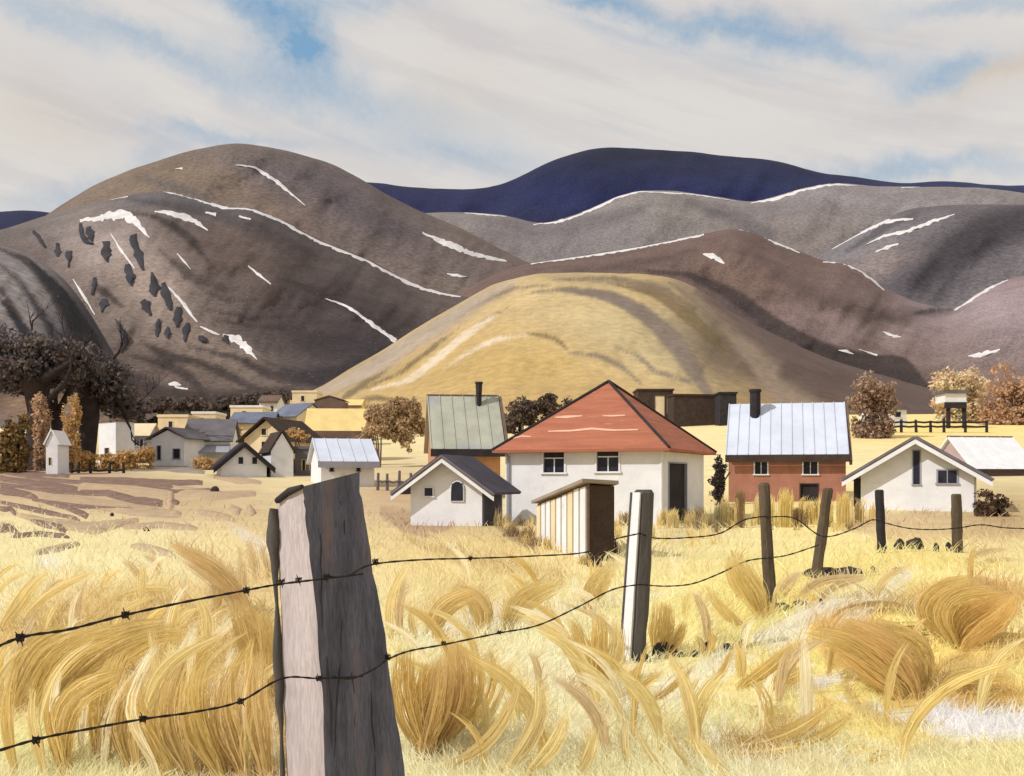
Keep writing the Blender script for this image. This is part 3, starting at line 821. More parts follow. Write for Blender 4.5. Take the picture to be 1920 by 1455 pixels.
# brown ridge on the right
hill('brown_ridge', [(620, 640), (760, 580), (870, 545), (930, 512), (990, 494), (1100, 478), (1200, 462), (1320, 438), (1380, 426), (1440, 446), (1500, 472),
     (1545, 489), (1590, 492), (1630, 515), (1665, 545), (1720, 568), (1790, 584), (1830, 550), (1870, 530), (1920, 516), (2060, 490), (2420, 500)], 620, 2420,
     1650, 900, [(620, 760), (1500, 800), (2420, 830)], (132, 106, 98),
     [(1200, 490, 240, 28, -6, (122, 100, 92), .6, 0), (1380, 540, 120, 50, 20, (132, 106, 92), .7, 0), (1860, 590, 150, 70, 0, (196, 174, 178), .9, 0),
      (1600, 620, 190, 46, 0, (166, 140, 136), .8, 0), (1700, 690, 200, 40, 0, (146, 122, 110), .7, 0), (1470, 640, 170, 24, 33, (86, 72, 72), .9, 0),
      (1640, 715, 140, 26, 14, (72, 60, 60), .95, 0), (1880, 650, 100, 50, 0, (144, 124, 122), .6, 0), (1740, 585, 60, 12, -8, (92, 80, 84), .6, 0)],
     M_hill, rough=.04, rows_=100, k=0.62, seed=51)
# left middle hill with the rocky flank
hill('rocky_hill', [(-500, 520), (-100, 450), (0, 432), (85, 405), (130, 391), (240, 366), (310, 357), (370, 373), (430, 389), (470, 388), (520, 408), (600, 450),
     (690, 486), (770, 530), (840, 552), (880, 556), (960, 600), (1100, 680)], -500, 1100, 1300, 520, [(-500, 800), (1100, 800)], (116, 100, 94),
     [(330, 378, 230, 18, 4, (116, 112, 118), .95, 0), (120, 420, 160, 34, 0, (128, 118, 116), .8, 0), (560, 440, 130, 26, 26, (96, 86, 84), .8, 0),
      (200, 470, 80, 60, 30, (184, 166, 158), .9, 0), (290, 560, 60, 90, -40, (190, 166, 152), .95, 0), (390, 640, 80, 34, 30, (180, 156, 138), .9, 0),
      (460, 500, 120, 40, 30, (122, 98, 86), .7, 0), (640, 600, 160, 60, 24, (82, 70, 70), .9, 0), (500, 620, 120, 40, 10, (92, 78, 76), .8, 0),
      (700, 640, 80, 30, -20, (70, 60, 62), .9, 0), (330, 700, 160, 34, 10, (132, 110, 96), .7, 0), (200, 600, 70, 60, 0, (136, 118, 106), .7, 0),
      (420, 760, 300, 26, 0, (98, 82, 76), .9, 0), (120, 700, 180, 60, 0, (110, 94, 86), .8, 0)],
     M_hill, rough=.05, rows_=120, k=0.6, seed=61)
# near shoulder at the far left
hill('left_shoulder', [(-600, 420), (-100, 440), (0, 460), (60, 480), (120, 520), (165, 580), (200, 640), (235, 700), (300, 760), (360, 790)], -600, 360,
     420, 210, [(-600, 830), (360, 830)], (104, 96, 98),
     [(40, 570, 90, 110, -40, (168, 158, 154), .95, 0), (160, 620, 50, 80, -30, (52, 50, 66), .95, 0), (60, 720, 240, 60, 0, (56, 49, 51), .97, 0),
      (-100, 560, 160, 90, 0, (96, 88, 90), .5, 0), (100, 760, 180, 30, 0, (150, 118, 88), .8, 0)], M_hill, rough=.03, rows_=90, k=0.8, seed=71)
# yellow mound in the middle
hill('yellow_mound', [(360, 800), (500, 766), (600, 727), (650, 695), (720, 655), (780, 615), (850, 575), (920, 534), (1000, 513), (1100, 511), (1200, 513), (1260, 520),
     (1310, 540), (1370, 585), (1440, 622), (1540, 668), (1640, 700), (1720, 722), (1800, 745), (1960, 780), (2100, 800)], 360, 2100,
     430, 225, [(360, 815), (2100, 815)], (226, 190, 122),
     [(1100, 600, 230, 50, 12, (232, 204, 146), .8, 0), (960, 690, 200, 50, -4, (220, 182, 104), .8, 0), (1200, 640, 130, 60, 30, (234, 210, 154), .7, 0),
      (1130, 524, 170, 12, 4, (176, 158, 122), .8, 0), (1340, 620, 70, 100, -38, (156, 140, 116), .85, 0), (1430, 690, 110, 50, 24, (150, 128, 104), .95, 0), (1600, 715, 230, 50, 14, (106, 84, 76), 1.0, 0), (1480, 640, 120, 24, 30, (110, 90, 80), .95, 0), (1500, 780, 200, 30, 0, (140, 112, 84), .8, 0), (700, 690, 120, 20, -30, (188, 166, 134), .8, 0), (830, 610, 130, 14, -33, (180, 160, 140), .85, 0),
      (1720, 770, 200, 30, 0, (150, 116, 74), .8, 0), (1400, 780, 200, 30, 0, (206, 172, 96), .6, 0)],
     M_mound, rough=.02, rows_=110, k=0.62, seed=81, power=1.5, curve=.10)

# --- snow streaks and bands of scrub lying on the slopes
SN = 'snow_streak'
for h, p, wd in [
    ('grey_ridge', [(1000, 421), (1050, 414), (1110, 393), (1160, 369), (1205, 358)], [2, 9, 7, 6, 3]),
    ('grey_ridge', [(1200, 359), (1300, 364), (1380, 377)], [2, 3, 1]),
    ('grey_ridge', [(1408, 381), (1450, 373), (1510, 355), (1560, 345), (1610, 348)], [2, 9, 5, 6, 1]),
    ('grey_ridge', [(870, 399), (900, 401), (950, 406)], [1, 4, 1]),
    ('grey_ridge', [(1690, 352), (1725, 350)], [2, 2]),
    ('brown_mountain', [(442, 309), (475, 313), (510, 334), (545, 362), (572, 385)], [2, 5, 8, 6, 2]),
    ('brown_mountain', [(792, 436), (840, 458), (890, 478), (950, 490)], [4, 13, 10, 4]),
    ('brown_mountain', [(838, 513), (858, 517), (875, 519)], [3, 8, 2]),
    ('brown_mountain', [(328, 317), (342, 315)], [1, 4]),
    ('brown_ridge', [(995, 494), (1100, 479), (1200, 463), (1320, 440)], [4, 8, 7, 4]),
    ('brown_ridge', [(1378, 428), (1420, 436), (1455, 455), (1500, 474)], [2, 6, 6, 2]),
    ('brown_ridge', [(1543, 491), (1580, 491), (1620, 510), (1658, 544)], [2, 8, 9, 3]),
    ('brown_ridge', [(1790, 582), (1825, 556), (1870, 532), (1890, 524)], [4, 10, 7, 2]),
    ('brown_ridge', [(1318, 476), (1340, 481), (1358, 494)], [2, 14, 3]),
    ('brown_ridge', [(1722, 562), (1742, 562), (1750, 574)], [2, 6, 4]),
    ('brown_ridge', [(1655, 622), (1672, 629), (1690, 632)], [2, 8, 2]),
    ('brown_ridge', [(1572, 657), (1590, 660), (1600, 664)], [2, 8, 2]),
    ('brown_ridge', [(1610, 655), (1645, 666)], [2, 5]),
    ('brown_ridge', [(1815, 668), (1840, 666), (1875, 655)], [2, 14, 3]),
    ('dark_grey_hill', [(1560, 467), (1610, 438), (1660, 415), (1712, 410)], [2, 5, 9, 3]),
    ('dark_grey_hill', [(1625, 458), (1660, 441), (1700, 434), (1745, 416), (1790, 402)], [2, 6, 8, 8, 2]),
    ('dark_grey_hill', [(1642, 472), (1665, 463), (1685, 457)], [2, 8, 3]),
    ('rocky_hill', [(112, 392), (180, 378), (240, 368)], [2, 4, 2]),
    ('rocky_hill', [(302, 358), (350, 367), (420, 389), (465, 390), (520, 411), (600, 452), (690, 488), (770, 532), (830, 551), (864, 556)], [2, 7, 7, 6, 9, 11, 11, 9, 9, 3]),
    ('rocky_hill', [(290, 396), (330, 401), (365, 414), (390, 432)], [4, 14, 13, 2]),
    ('rocky_hill', [(150, 414), (190, 408), (232, 400), (262, 424), (280, 446)], [6, 14, 22, 15, 2]),
    ('rocky_hill', [(207, 438), (228, 470), (252, 503)], [2, 6, 2]),
    ('rocky_hill', [(137, 523), (160, 560), (178, 590)], [2, 6, 2]),
    ('rocky_hill', [(332, 475), (345, 490), (358, 505)], [2, 4, 1]),
    ('rocky_hill', [(465, 498), (485, 515), (508, 533)], [2, 6, 2]),
    ('rocky_hill', [(385, 398), (405, 402)], [3, 7]),
    ('rocky_hill', [(448, 405), (470, 411)], [4, 4]),
    ('rocky_hill', [(610, 560), (650, 573), (690, 602), (742, 640)], [2, 7, 9, 9]),
    ('rocky_hill', [(418, 628), (440, 634), (462, 652), (482, 674)], [5, 20, 16, 2]),
    ('rocky_hill', [(316, 538), (340, 565), (370, 604)], [2, 8, 3]),
    ('rocky_hill', [(375, 612), (395, 622), (412, 628)], [3, 7, 2]),
    ('rocky_hill', [(316, 720), (328, 718), (340, 722)], [4, 13, 2]),
    ('rocky_hill', [(328, 726), (352, 729)], [4, 4]),
]:
    drape(h, SN, p, wd, M_snow)

for p, wd in [([(150, 418), (152, 440), (160, 455), (175, 456)], [8, 10, 10, 6]), ([(165, 425), (172, 452)], [14, 12]), ([(198, 452), (200, 490)], [16, 16]),
              ([(108, 455), (108, 480)], [8, 12]), ([(130, 470), (128, 500)], [14, 3]), ([(248, 440), (268, 505)], [18, 16]), ([(238, 495), (246, 535)], [16, 12]),
              ([(285, 510), (290, 555)], [12, 18]), ([(305, 530), (320, 580)], [12, 16]), ([(268, 562), (282, 590)], [18, 8]), ([(335, 575), (332, 612)], [10, 14]),
              ([(298, 598), (294, 630)], [10, 8]), ([(315, 612), (314, 634)], [8, 12]), ([(352, 605), (346, 640)], [14, 9]), ([(372, 630), (388, 640)], [14, 12]),
              ([(224, 612), (238, 640), (226, 660)], [12, 18, 6]), ([(178, 520), (174, 552)], [10, 6]), ([(62, 432), (84, 462)], [10, 8]), ([(198, 560), (190, 585)], [18, 8]),
              ([(420, 628), (428, 645)], [10, 6]), ([(216, 598), (230, 620)], [4, 8])]:
    drape('rocky_hill', 'rock_outcrop', p, [wd[0] * rnd.uniform(.3, .9)] + [q * rnd.uniform(.8, 1.4) for q in wd] + [rnd.uniform(2, 6)], M_scrub2, lift=.006, rag=.45, n=10)


# ---------------------------------------------------------------- buildings
def plan(pxl, pxr, dl, dr):
    a = Vector(((pxl - CX) * dl / F, dl))
    c = Vector(((pxr - CX) * dr / F, dr))
    return a, c


class House:
    """walls, roof, windows ... laid out from a front wall running from a (left) to c (right)"""
    def __init__(s, name, label, cat, pxl, pxr, dl, dr, depth, py_eave, wallm, group=None, base=None):
        a, c = plan(pxl, pxr, dl, dr)
        s.a, s.c = a, c
        s.w = (c - a).length
        s.u = (c - a).normalized()
        s.v = Vector((-s.u.y, s.u.x))          # into the depth
        s.depth = depth
        dm = (dl + dr) / 2
        s.zg = min(float(gz(a.x, a.y)), float(gz(c.x, c.y))) if base is None else base
        s.ze = EYE + (HY - py_eave) * dm / F
        mid = (a + c) / 2 + s.v * depth / 2
        s.root = thing(name, label, cat, (mid.x, mid.y, s.zg), group)
        s.wallm = wallm

    def P(s, x, y, z):
        q = s.a + s.u * x + s.v * y
        return Vector((q.x, q.y, z))

    def front_uz(s, px, py, side=False):
        k = (px - CX) / F
        o, dr_ = (s.c, s.v) if side else (s.a, s.u)
        t = (k * o.y - o.x) / (dr_.x - k * dr_.y)
        d = o.y + t * dr_.y
        return t, EYE + (HY - py) * d / F

    def walls(s, holes=(), side_holes=(), gable=None, m=None):
        """gable: ('y', zr) gable on the front, ('x', zr) gables on the sides"""
        zb = s.zg - 0.6
        b = B()
        rec = 0.10

        def face(o, uu, width, hl, nrm):
            xs = sorted({0, width, *[h[0] for h in hl], *[h[1] for h in hl]})
            zs = sorted({zb, s.ze, *[h[2] for h in hl], *[h[3] for h in hl]})
            q = lambda x, z, r=0: Vector((o.x + uu.x * x - nrm.x * r, o.y + uu.y * x - nrm.y * r, z))
            for x0, x1 in zip(xs, xs[1:]):
                for z0, z1 in zip(zs, zs[1:]):
                    xm, zm = (x0 + x1) / 2, (z0 + z1) / 2
                    if any(h[0] < xm < h[1] and h[2] < zm < h[3] for h in hl):
                        continue
                    b.poly(q(x0, z0), q(x1, z0), q(x1, z1), q(x0, z1))
            for x0, x1, z0, z1 in hl:
                b.poly(q(x0, z0), q(x0, z0, rec), q(x0, z1, rec), q(x0, z1))
                b.poly(q(x1, z0), q(x1, z1), q(x1, z1, rec), q(x1, z0, rec))
                b.poly(q(x0, z1), q(x0, z1, rec), q(x1, z1, rec), q(x1, z1))
                b.poly(q(x0, z0), q(x1, z0), q(x1, z0, rec), q(x0, z0, rec))
        nf = -s.v
        face(s.a, s.u, s.w, list(holes), nf)
        face(s.c, s.v, s.depth, list(side_holes), s.u)
        face(s.a + s.v * s.depth, -s.v, s.depth, [], -s.u)
        face(s.c + s.v * s.depth, -s.u, s.w, [], s.v)
        b.poly(s.P(0.01, 0.01, s.ze), s.P(s.w - .01, .01, s.ze), s.P(s.w - .01, s.depth - .01, s.ze), s.P(.01, s.depth - .01, s.ze))
        if gable:
            ax, zr = gable
            if ax == 'y':
                for y in (0, s.depth):
                    b.poly(s.P(0, y, s.ze), s.P(s.w, y, s.ze), s.P(s.w / 2, y, zr))
            else:
                for x in (0, s.w):
                    b.poly(s.P(x, 0, s.ze), s.P(x, s.depth, s.ze), s.P(x, s.depth / 2, zr))
        b.build('wall', m or s.wallm, s.root)

    def hole(s, px0, px1, py0, py1, side=False):
        x0, z1 = s.front_uz(px0, py0, side)
        x1, z1b = s.front_uz(px1, py0, side)
        _, z0 = s.front_uz(px0, py1, side)
        return (min(x0, x1), max(x0, x1), z0, min(z1, s.ze - 0.05))

    def window(s, h, side=False, frame=None, mull='T', proud=False, name='window', open_=False, handle=False):
        x0, x1, z0, z1 = h
        o, uu, nn = (s.c, s.v, s.u) if side else (s.a, s.u, -s.v)
        q = lambda x, z, r: Vector((o.x + uu.x * x + nn.x * r, o.y + uu.y * x + nn.y * r, z))

        def bar(b, xa, xb, za, zb_, r0, r1):
            b.hexa([q(xa, za, r0), q(xb, za, r0), q(xb, za, r1), q(xa, za, r1), q(xa, zb_, r0), q(xb, zb_, r0), q(xb, zb_, r1), q(xa, zb_, r1)])
        r = 0.03 if proud else -0.07
        ctr = q((x0 + x1) / 2, z0, 0)
        root = B()
        bar(root, x0 + .003, x1 - .003, z0 + .003, z1 - .003, r - .02 if not proud else .004, r)
        pane_m = M_glass if name == 'window' else M_dark
        wn = root.build('window' if name == 'window' else 'door', pane_m, s.root)
        f = B()
        t = min(0.07, (x1 - x0) * .14)
        for xa, xb, za, zb_ in ((x0 - t * .4, x0 + t * .6, z0, z1), (x1 - t * .6, x1 + t * .4, z0, z1), (x0 - t * .4, x1 + t * .4, z1 - .003, z1 + t * .7), ):
            bar(f, xa, xb, za, zb_, r + .002, 0.035)
        if mull:
            xm = (x0 + x1) / 2
            bar(f, xm - t * .3, xm + t * .3, z0, z1 - (z1 - z0) * .3 if mull == 'T' else z1, r + .002, r + .03)
            if mull == 'T':
                zt = z1 - (z1 - z0) * .3
                bar(f, x0 + t, x1 - t, zt - t * .25, zt + t * .35, r + .003, r + .033)
        f.build('window_frame' if name == 'window' else 'door_frame', frame or M_white, wn)
        if name == 'window':
            sl_ = B()
            bar(sl_, x0 - t, x1 + t, z0 - t * .9, z0 + .002, -.02, .07)
            sl_.build('sill', frame or M_white, wn)
        elif handle:
            hb = B()
            bar(hb, x1 - t * 2.2, x1 - t * 1.5, (z0 + z1) / 2 - .04, (z0 + z1) / 2 + .04, r, r + .05)
            hb.build('handle', M_greyroof, wn)
        return wn

    def roof_gable_x(s, zr, m, oh=.3, ohs=.25, th=.12, fascia=None, ridge=None, seams=0):
        """ridge parallel to the front"""
        k = (zr - s.ze) / (s.depth / 2)
        b = B()
        y0 = -oh
        z0 = s.ze - oh * k
        b.slab(s.P(-ohs, y0, z0 + th), s.P(s.w + ohs, y0, z0 + th), s.P(s.w + ohs, s.depth / 2, zr + th), s.P(-ohs, s.depth / 2, zr + th), th)
        b.slab(s.P(-ohs, s.depth / 2, zr + th), s.P(s.w + ohs, s.depth / 2, zr + th), s.P(s.w + ohs, s.depth + oh, z0 + th), s.P(-ohs, s.depth + oh, z0 + th), th)
        r = b.build('roof', m, s.root)
        if fascia:
            f = B()
            hh = fascia[1]
            f.hexa([s.P(-ohs, y0 - .05, z0 - hh + .03), s.P(s.w + ohs, y0 - .05, z0 - hh + .03), s.P(s.w + ohs, y0 - .004, z0 - hh + .03), s.P(-ohs, y0 - .004, z0 - hh + .03),
                    s.P(-ohs, y0 - .05, z0 + th * .8), s.P(s.w + ohs, y0 - .05, z0 + th * .8), s.P(s.w + ohs, y0 - .004, z0 + th * .8), s.P(-ohs, y0 - .004, z0 + th * .8)])
            f.build('fascia', fascia[0], r)
        if seams:
            ns = int((s.w + 2 * ohs) / seams)
            for i_ in range(ns + 1):
                xx = -ohs + .04 + (s.w + 2 * ohs - .08) * i_ / ns
                t = B()
                q0, q1 = s.P(xx, y0 - .01, z0 + th + .008), s.P(xx, s.depth / 2 - .02, zr + th + .008)
                t.hexa([q0 + Vector((-.02, 0, 0)), q0 + Vector((.02, 0, 0)), q0 + Vector((.02, 0, .035)), q0 + Vector((-.02, 0, .035)),
                        q1 + Vector((-.02, 0, 0)), q1 + Vector((.02, 0, 0)), q1 + Vector((.02, 0, .035)), q1 + Vector((-.02, 0, .035))])
                t.build('roof_seam', m, r)
        if ridge:
            t = B()
            t.tube([s.P(-ohs - .02, s.depth / 2, zr + th), s.P(s.w + ohs + .02, s.depth / 2, zr + th)], .07, 6)
            t.build('ridge_cap', ridge, r)
        return r

    def roof_gable_y(s, zr, m, oh=.3, ohf=.35, th=.1, barge=None, barge_w=.18, cap=None):
        """ridge running back from a gable front"""
        k = (zr - s.ze) / (s.w / 2)
        z0 = s.ze - oh * k
        b = B()
        b.slab(s.P(-oh, -ohf, z0 + th), s.P(s.w / 2, -ohf, zr + th), s.P(s.w / 2, s.depth + ohf, zr + th), s.P(-oh, s.depth + ohf, z0 + th), -th)
        b.slab(s.P(s.w / 2, -ohf, zr + th), s.P(s.w + oh, -ohf, z0 + th), s.P(s.w + oh, s.depth + ohf, z0 + th), s.P(s.w / 2, s.depth + ohf, zr + th), -th)
        b.v, b.f = b.v, b.f
        r = b.build('roof', m, s.root)
        if barge:
            for sgn in (0, 1):
                f = B()
                xe = -oh if sgn == 0 else s.w + oh
                y0, y1 = -ohf - .05, -ohf - .004
                pts = []
                for y in (y0, y1):
                    pts.append([s.P(xe, y, z0 + th * .55 - barge_w), s.P(s.w / 2, y, zr + th * .55 - barge_w), s.P(s.w / 2, y, zr + th * .55), s.P(xe, y, z0 + th * .55)])
                f.hexa(pts[0] + pts[1])
                f.build('bargeboard', barge, r)
        if cap:
            t = B()
            t.tube([s.P(-oh, -ohf - .02, z0 + th), s.P(s.w / 2, -ohf - .02, zr + th), s.P(s.w + oh, -ohf - .02, z0 + th)], .07, 6)
            t.build('verge_trim', cap, r)
        return r

    def roof_hip(s, za, m, oh=.25, th=.1, cap=None, flat=0.0):
        b = B()
        ap = s.P(s.w / 2, s.depth / 2, za)
        k = (za - s.ze) / (s.w / 2)
        z0 = s.ze - oh * k * .6
        e = [s.P(-oh, -oh, z0), s.P(s.w + oh, -oh, z0), s.P(s.w + oh, s.depth + oh, z0), s.P(-oh, s.depth + oh, z0)]
        lo = [q - Vector((0, 0, th)) for q in e]
        for i in range(4):
            j = (i + 1) % 4
            b.poly(e[i], e[j], ap)
            b.poly(lo[i], lo[j], e[j], e[i])
        b.poly(lo[3], lo[2], lo[1], lo[0])
        r = b.build('roof', m, s.root)
        if cap:
            for i in range(4):
                t = B()
                up = Vector((0, 0, .02))
                t.tube([e[i] + up, ap + up * 2], [.055, .06], 6)
                t.build('hip_cap', cap, r)
        return r

    def roof_flat(s, m, th=.25, oh=.2, name='roof'):
        b = B()
        z = s.ze + .003
        b.hexa([s.P(-oh, -oh, z), s.P(s.w + oh, -oh, z), s.P(s.w + oh, s.depth + oh, z), s.P(-oh, s.depth + oh, z),
                s.P(-oh, -oh, z + th), s.P(s.w + oh, -oh, z + th), s.P(s.w + oh, s.depth + oh, z + th), s.P(-oh, s.depth + oh, z + th)])
        return b.build(name, m, s.root)

    def chimney(s, px, py0, py1, wpx, y, m=None, parent=None, taper=1.0):
        q = s.a + s.v * y
        k = (px - CX) / F
        t = (k * q.y - q.x) / (s.u.x - k * s.u.y)
        p = q + s.u * t
        z1 = EYE + (HY - py0) * p.y / F
        z0 = EYE + (HY - py1) * p.y / F
        r = wpx * p.y / F / 2
        b = B()
        b.tube([(p.x, p.y, z0 - .5), (p.x, p.y, z0), (p.x, p.y, z1 - r * .5), (p.x, p.y, z1 - r * .5), (p.x, p.y, z1)],
               [r * taper, r * taper, r, r * 1.18, r * 1.15], 8)
        return b.build('chimney', m or M_dark, parent or s.root)


def zat(py, d):
    return EYE + (HY - py) * d / F


# main house
h = House('red_roofed_house', 'white house with a red hipped roof, largest in the middle of the village', 'house', 950, 1240, 42.0, 39.5, 6.1, 832, M_white)
MAINHOUSE = h
w1, w2 = h.hole(1017, 1060, 848, 886), h.hole(1117, 1162, 845, 884)
dr1 = h.hole(1253, 1287, 868, 985, side=True)
h.walls([w1, w2], [dr1])
h.roof_hip(zat(716, 43.5), M_red, oh=.42, cap=M_dark)
roof_ = [o_ for o_ in h.root.children if o_.name.startswith('roof')][0]
za_, k_r = zat(716, 43.5), (zat(716, 43.5) - h.ze) / (h.w / 2)
e0_, e1_, ap_ = h.P(-.42, -.42, h.ze - .42 * k_r * .6), h.P(h.w + .42, -.42, h.ze - .42 * k_r * .6), h.P(h.w / 2, h.depth / 2, za_)
nn_ = (e1_ - e0_).cross(ap_ - e0_).normalized()


def onroof(px, py):
    o_, d_ = Vector((0, 0, EYE)), Vector(((px - CX) / F, 1, (HY - py) / F))
    return o_ + d_ * ((e0_ - o_).dot(nn_) / d_.dot(nn_))


for q_ in ([(1028, 809, 2), (1070, 808, 3), (1110, 804, 4), (1150, 807, 3), (1196, 806, 2)], [(1040, 783, 2), (1062, 782, 5), (1092, 780, 2)], [(1130, 780, 2), (1150, 780, 3), (1172, 779, 2)],
           [(962, 822, 2), (980, 818, 3), (996, 819, 2)]):
    b = B()
    for (xa, ya, wa), (xb, yb, wb) in zip(q_, q_[1:]):
        P4 = [onroof(xa, ya + wa / 2), onroof(xb, yb + wb / 2), onroof(xb, yb - wb / 2), onroof(xa, ya - wa / 2)]
        b.hexa([p_ + nn_ * .002 for p_ in P4] + [p_ + nn_ * .014 for p_ in P4])
    b.build('faded_strip', M_faded, roof_)
h.window(w1)
h.window(w2)
h.window(dr1, side=True, mull=None, name='door', frame=M_cool, handle=True)
b = B()
p = h.P(.12, -.06, 0)
b.tube([h.P(-.2, -.30, h.ze - .12), (p.x, p.y, h.ze - .45), (p.x, p.y, h.zg - .1)], .035, 6)
b.build('downpipe', M_cool, h.root)
for x in (0.0, h.w):
    b = B()
    p = h.P(x, 0, 0)
    b.tube([(p.x, p.y, h.zg - .3), (p.x, p.y, h.ze - .1)], .05, 6)
    b.build('corner_board', M_white, h.root)

# brick house on the right
h = House('rust_brown_house', 'rust brown house with a long pale blue tin roof, right of the red roof', 'house', 1366, 1586, 57.4, 56.0, 7.0, 846, M_brick)
hs = [h.hole(1414, 1440, 862, 889), h.hole(1505, 1534, 862, 889), h.hole(1500, 1534, 908, 950)]
h.walls(hs, gable=('x', zat(762, 60)))
r = h.roof_gable_x(zat(760, 60), M_tin, oh=.4, ohs=.15, fascia=(M_brown, .30), seams=.52)
b = B()
b.slab(h.P(h.w + .16, -.42, h.ze - .45), h.P(h.w + .16, h.depth / 2, zat(760, 60) + .1), h.P(h.w + .30, h.depth / 2, zat(760, 60) + .1), h.P(h.w + .30, -.42, h.ze - .45), -.35)
b.build('gable_board', M_brownroof, r)
h.chimney(1416, 730, 770, 20, 2.6, parent=r)
for q in hs[:2]:
    h.window(q, mull='I')
h.window(hs[2], mull=None, name='door', frame=M_brown)

# orange brick house left of the red roof
h = House('orange_brown_house', 'orange brown house with a weathered tin roof and black stovepipe, left of the red roof', 'house', 815, 938, 61, 61.5, 6.0, 832, M_brick2)
h.walls([], gable=('x', zat(746, 64)))
r = h.roof_gable_x(zat(745, 64), M_tin2, oh=.45, ohs=.25, fascia=(M_dark, .34), ridge=M_brownroof, seams=.6)
h.chimney(898, 716, 768, 13, 2.4, parent=r, taper=.6)
b = B()
b.slab(h.P(h.w + .28, -.5, h.ze - .2), h.P(h.w + .28, h.depth / 2, zat(745, 64) + .1), h.P(h.w + .45, h.depth / 2, zat(745, 64) + .1), h.P(h.w + .45, -.5, h.ze - .2), -.25)
b.build('gable_board', M_brownroof, r)

# little white gabled house in front
h = House('small_white_cottage', 'small low white cottage with dark gabled roof and an arched window', 'cottage', 770, 904, 38.2, 37.5, 2.5, 912, M_white)
zr = zat(862, 37.7)
h.walls([], gable=('y', zr))
r = h.roof_gable_y(zr, M_slate, oh=.55, ohf=.42, barge=M_white, barge_w=.16, cap=M_greyroof)
wh = h.hole(795, 813, 912, 930)
h.window(wh, proud=True, mull=None)
# arched window
x0, z1 = h.front_uz(846, 902)
x1, z0 = h.front_uz(870, 940)
b = B()
xm, rr = (x0 + x1) / 2, (x1 - x0) / 2
pts = [(x0, z0), (x1, z0)] + [(xm + rr * math.cos(t), z1 - rr + rr * math.sin(t)) for t in np.linspace(0, math.pi, 9)]
n_ = len(pts)
i0 = len(b.v)
for y in (-.004, -.05):
    b.v += [h.P(x, y, z) for x, z in pts]
b.f.append(tuple(range(n_, 2 * n_)))
for i in range(n_):
    j = (i + 1) % n_
    b.f.append((i, j, n_ + j, n_ + i))
wn = b.build('window', M_glass, h.root)
b = B()
b.tube([h.P(x, -.03, z) for x, z in pts[1:] + [pts[0], pts[1]]], .03, 5)
b.build('window_frame', M_white, wn)
# thin slab added along its right wall to make that wall dark
l = House('dark_wall_slab', 'low dark shed squeezed between the small white cottage and the red roofed house', 'shed', 908, 941, 37.5, 39.8, .25, 908, M_slate)
l.walls([])
l.roof_flat(M_dark, th=.06, oh=.05)

# right gabled white house
h = House('white_gabled_house', 'white house with a wide low gable, one tall and one wide window, at the right', 'house', 1614, 1826, 49.4, 47.5, 6.0, 886, M_white)
zr = zat(826, 48.5)
h.walls([], gable=('y', zr))
r = h.roof_gable_y(zr, M_greyroof, oh=.75, ohf=.55, barge=M_white, barge_w=.22, cap=M_greyroof)
h.window(h.hole(1712, 1725, 845, 908) if False else (h.front_uz(1711, 845)[0], h.front_uz(1726, 845)[0], h.front_uz(1711, 908)[1], h.front_uz(1711, 845)[1]), proud=True, mull=None, frame=M_cool)
h.window((h.front_uz(1757, 880)[0], h.front_uz(1796, 880)[0], h.front_uz(1757, 906)[1], h.front_uz(1757, 882)[1]), proud=True, mull='I', frame=M_cool)
b = B()
b.hexa([h.P(-.35, .35, h.zg - .3), h.P(-.004, .35, h.zg - .3), h.P(-.004, 3, h.zg - .3), h.P(-.35, 3, h.zg - .3),
        h.P(-.35, .35, h.ze - .25), h.P(-.004, .35, h.ze - .25), h.P(-.004, 3, h.ze - .25), h.P(-.35, 3, h.ze - .25)])
b.build('side_shade_block', M_dark, h.root)  # dark block added in place of the shade on the left wall

# small house far right
h = House('low_white_house', 'low white roofed house cut off by the right edge of the picture', 'house', 1822, 1935, 78, 79, 5, 872, M_mauve)
h.walls([], gable=('x', zat(824, 81)))
h.roof_gable_x(zat(822, 81), M_white, oh=.5, ridge=M_brownroof, fascia=(M_brown, .22), seams=.9)

# hill huts on the right
h = House('hill_hut', 'tiny pale hut with a grey flat roof on the yellow rise at right', 'hut', 1640, 1700, 150, 151, 4, 768, M_white)
hs = [h.hole(1650, 1660, 772, 782), h.hole(1678, 1690, 772, 782)]
h.walls(hs)
h.roof_flat(M_greyroof, th=.5)
for q in hs:
    h.window(q, mull=None)
h.chimney(1652, 752, 762, 10, 1.5)
t = thing('water_tank_stand', 'small white tank raised on dark timber legs at the far right on the rise', 'tank', G(1792, 150))
b = B()
for px in (1778, 1808):
    for dd in (149, 151.5):
        b = B()
        p0, p1 = G(px, dd, -.3), W(px, 752, dd)
        b.tube([p0, p1], [.32, .28], 6)
        b.build('leg', M_dark, t)
b = B()
a0, a1 = W(1772, 754, 148.6), W(1812, 754, 148.6)
z1 = zat(738, 149)
b.hexa([a0, a1, (a1.x, 152, a1.z), (a0.x, 152, a0.z), (a0.x, a0.y, z1), (a1.x, a1.y, z1), (a1.x, 152, z1), (a0.x, 152, z1)])
tk = b.build('tank', M_white, t)
b = B()
b.hexa([(a0.x - .3, 148.3, z1 + .003), (a1.x + .3, 148.3, z1 + .003), (a1.x + .3, 152.3, z1 + .003), (a0.x - .3, 152.3, z1 + .003),
        (a0.x - .3, 148.3, z1 + .45), (a1.x + .3, 148.3, z1 + .45), (a1.x + .3, 152.3, z1 + .45), (a0.x - .3, 152.3, z1 + .45)])
b.build('tank_lid', M_greyroof, tk)
b = B()
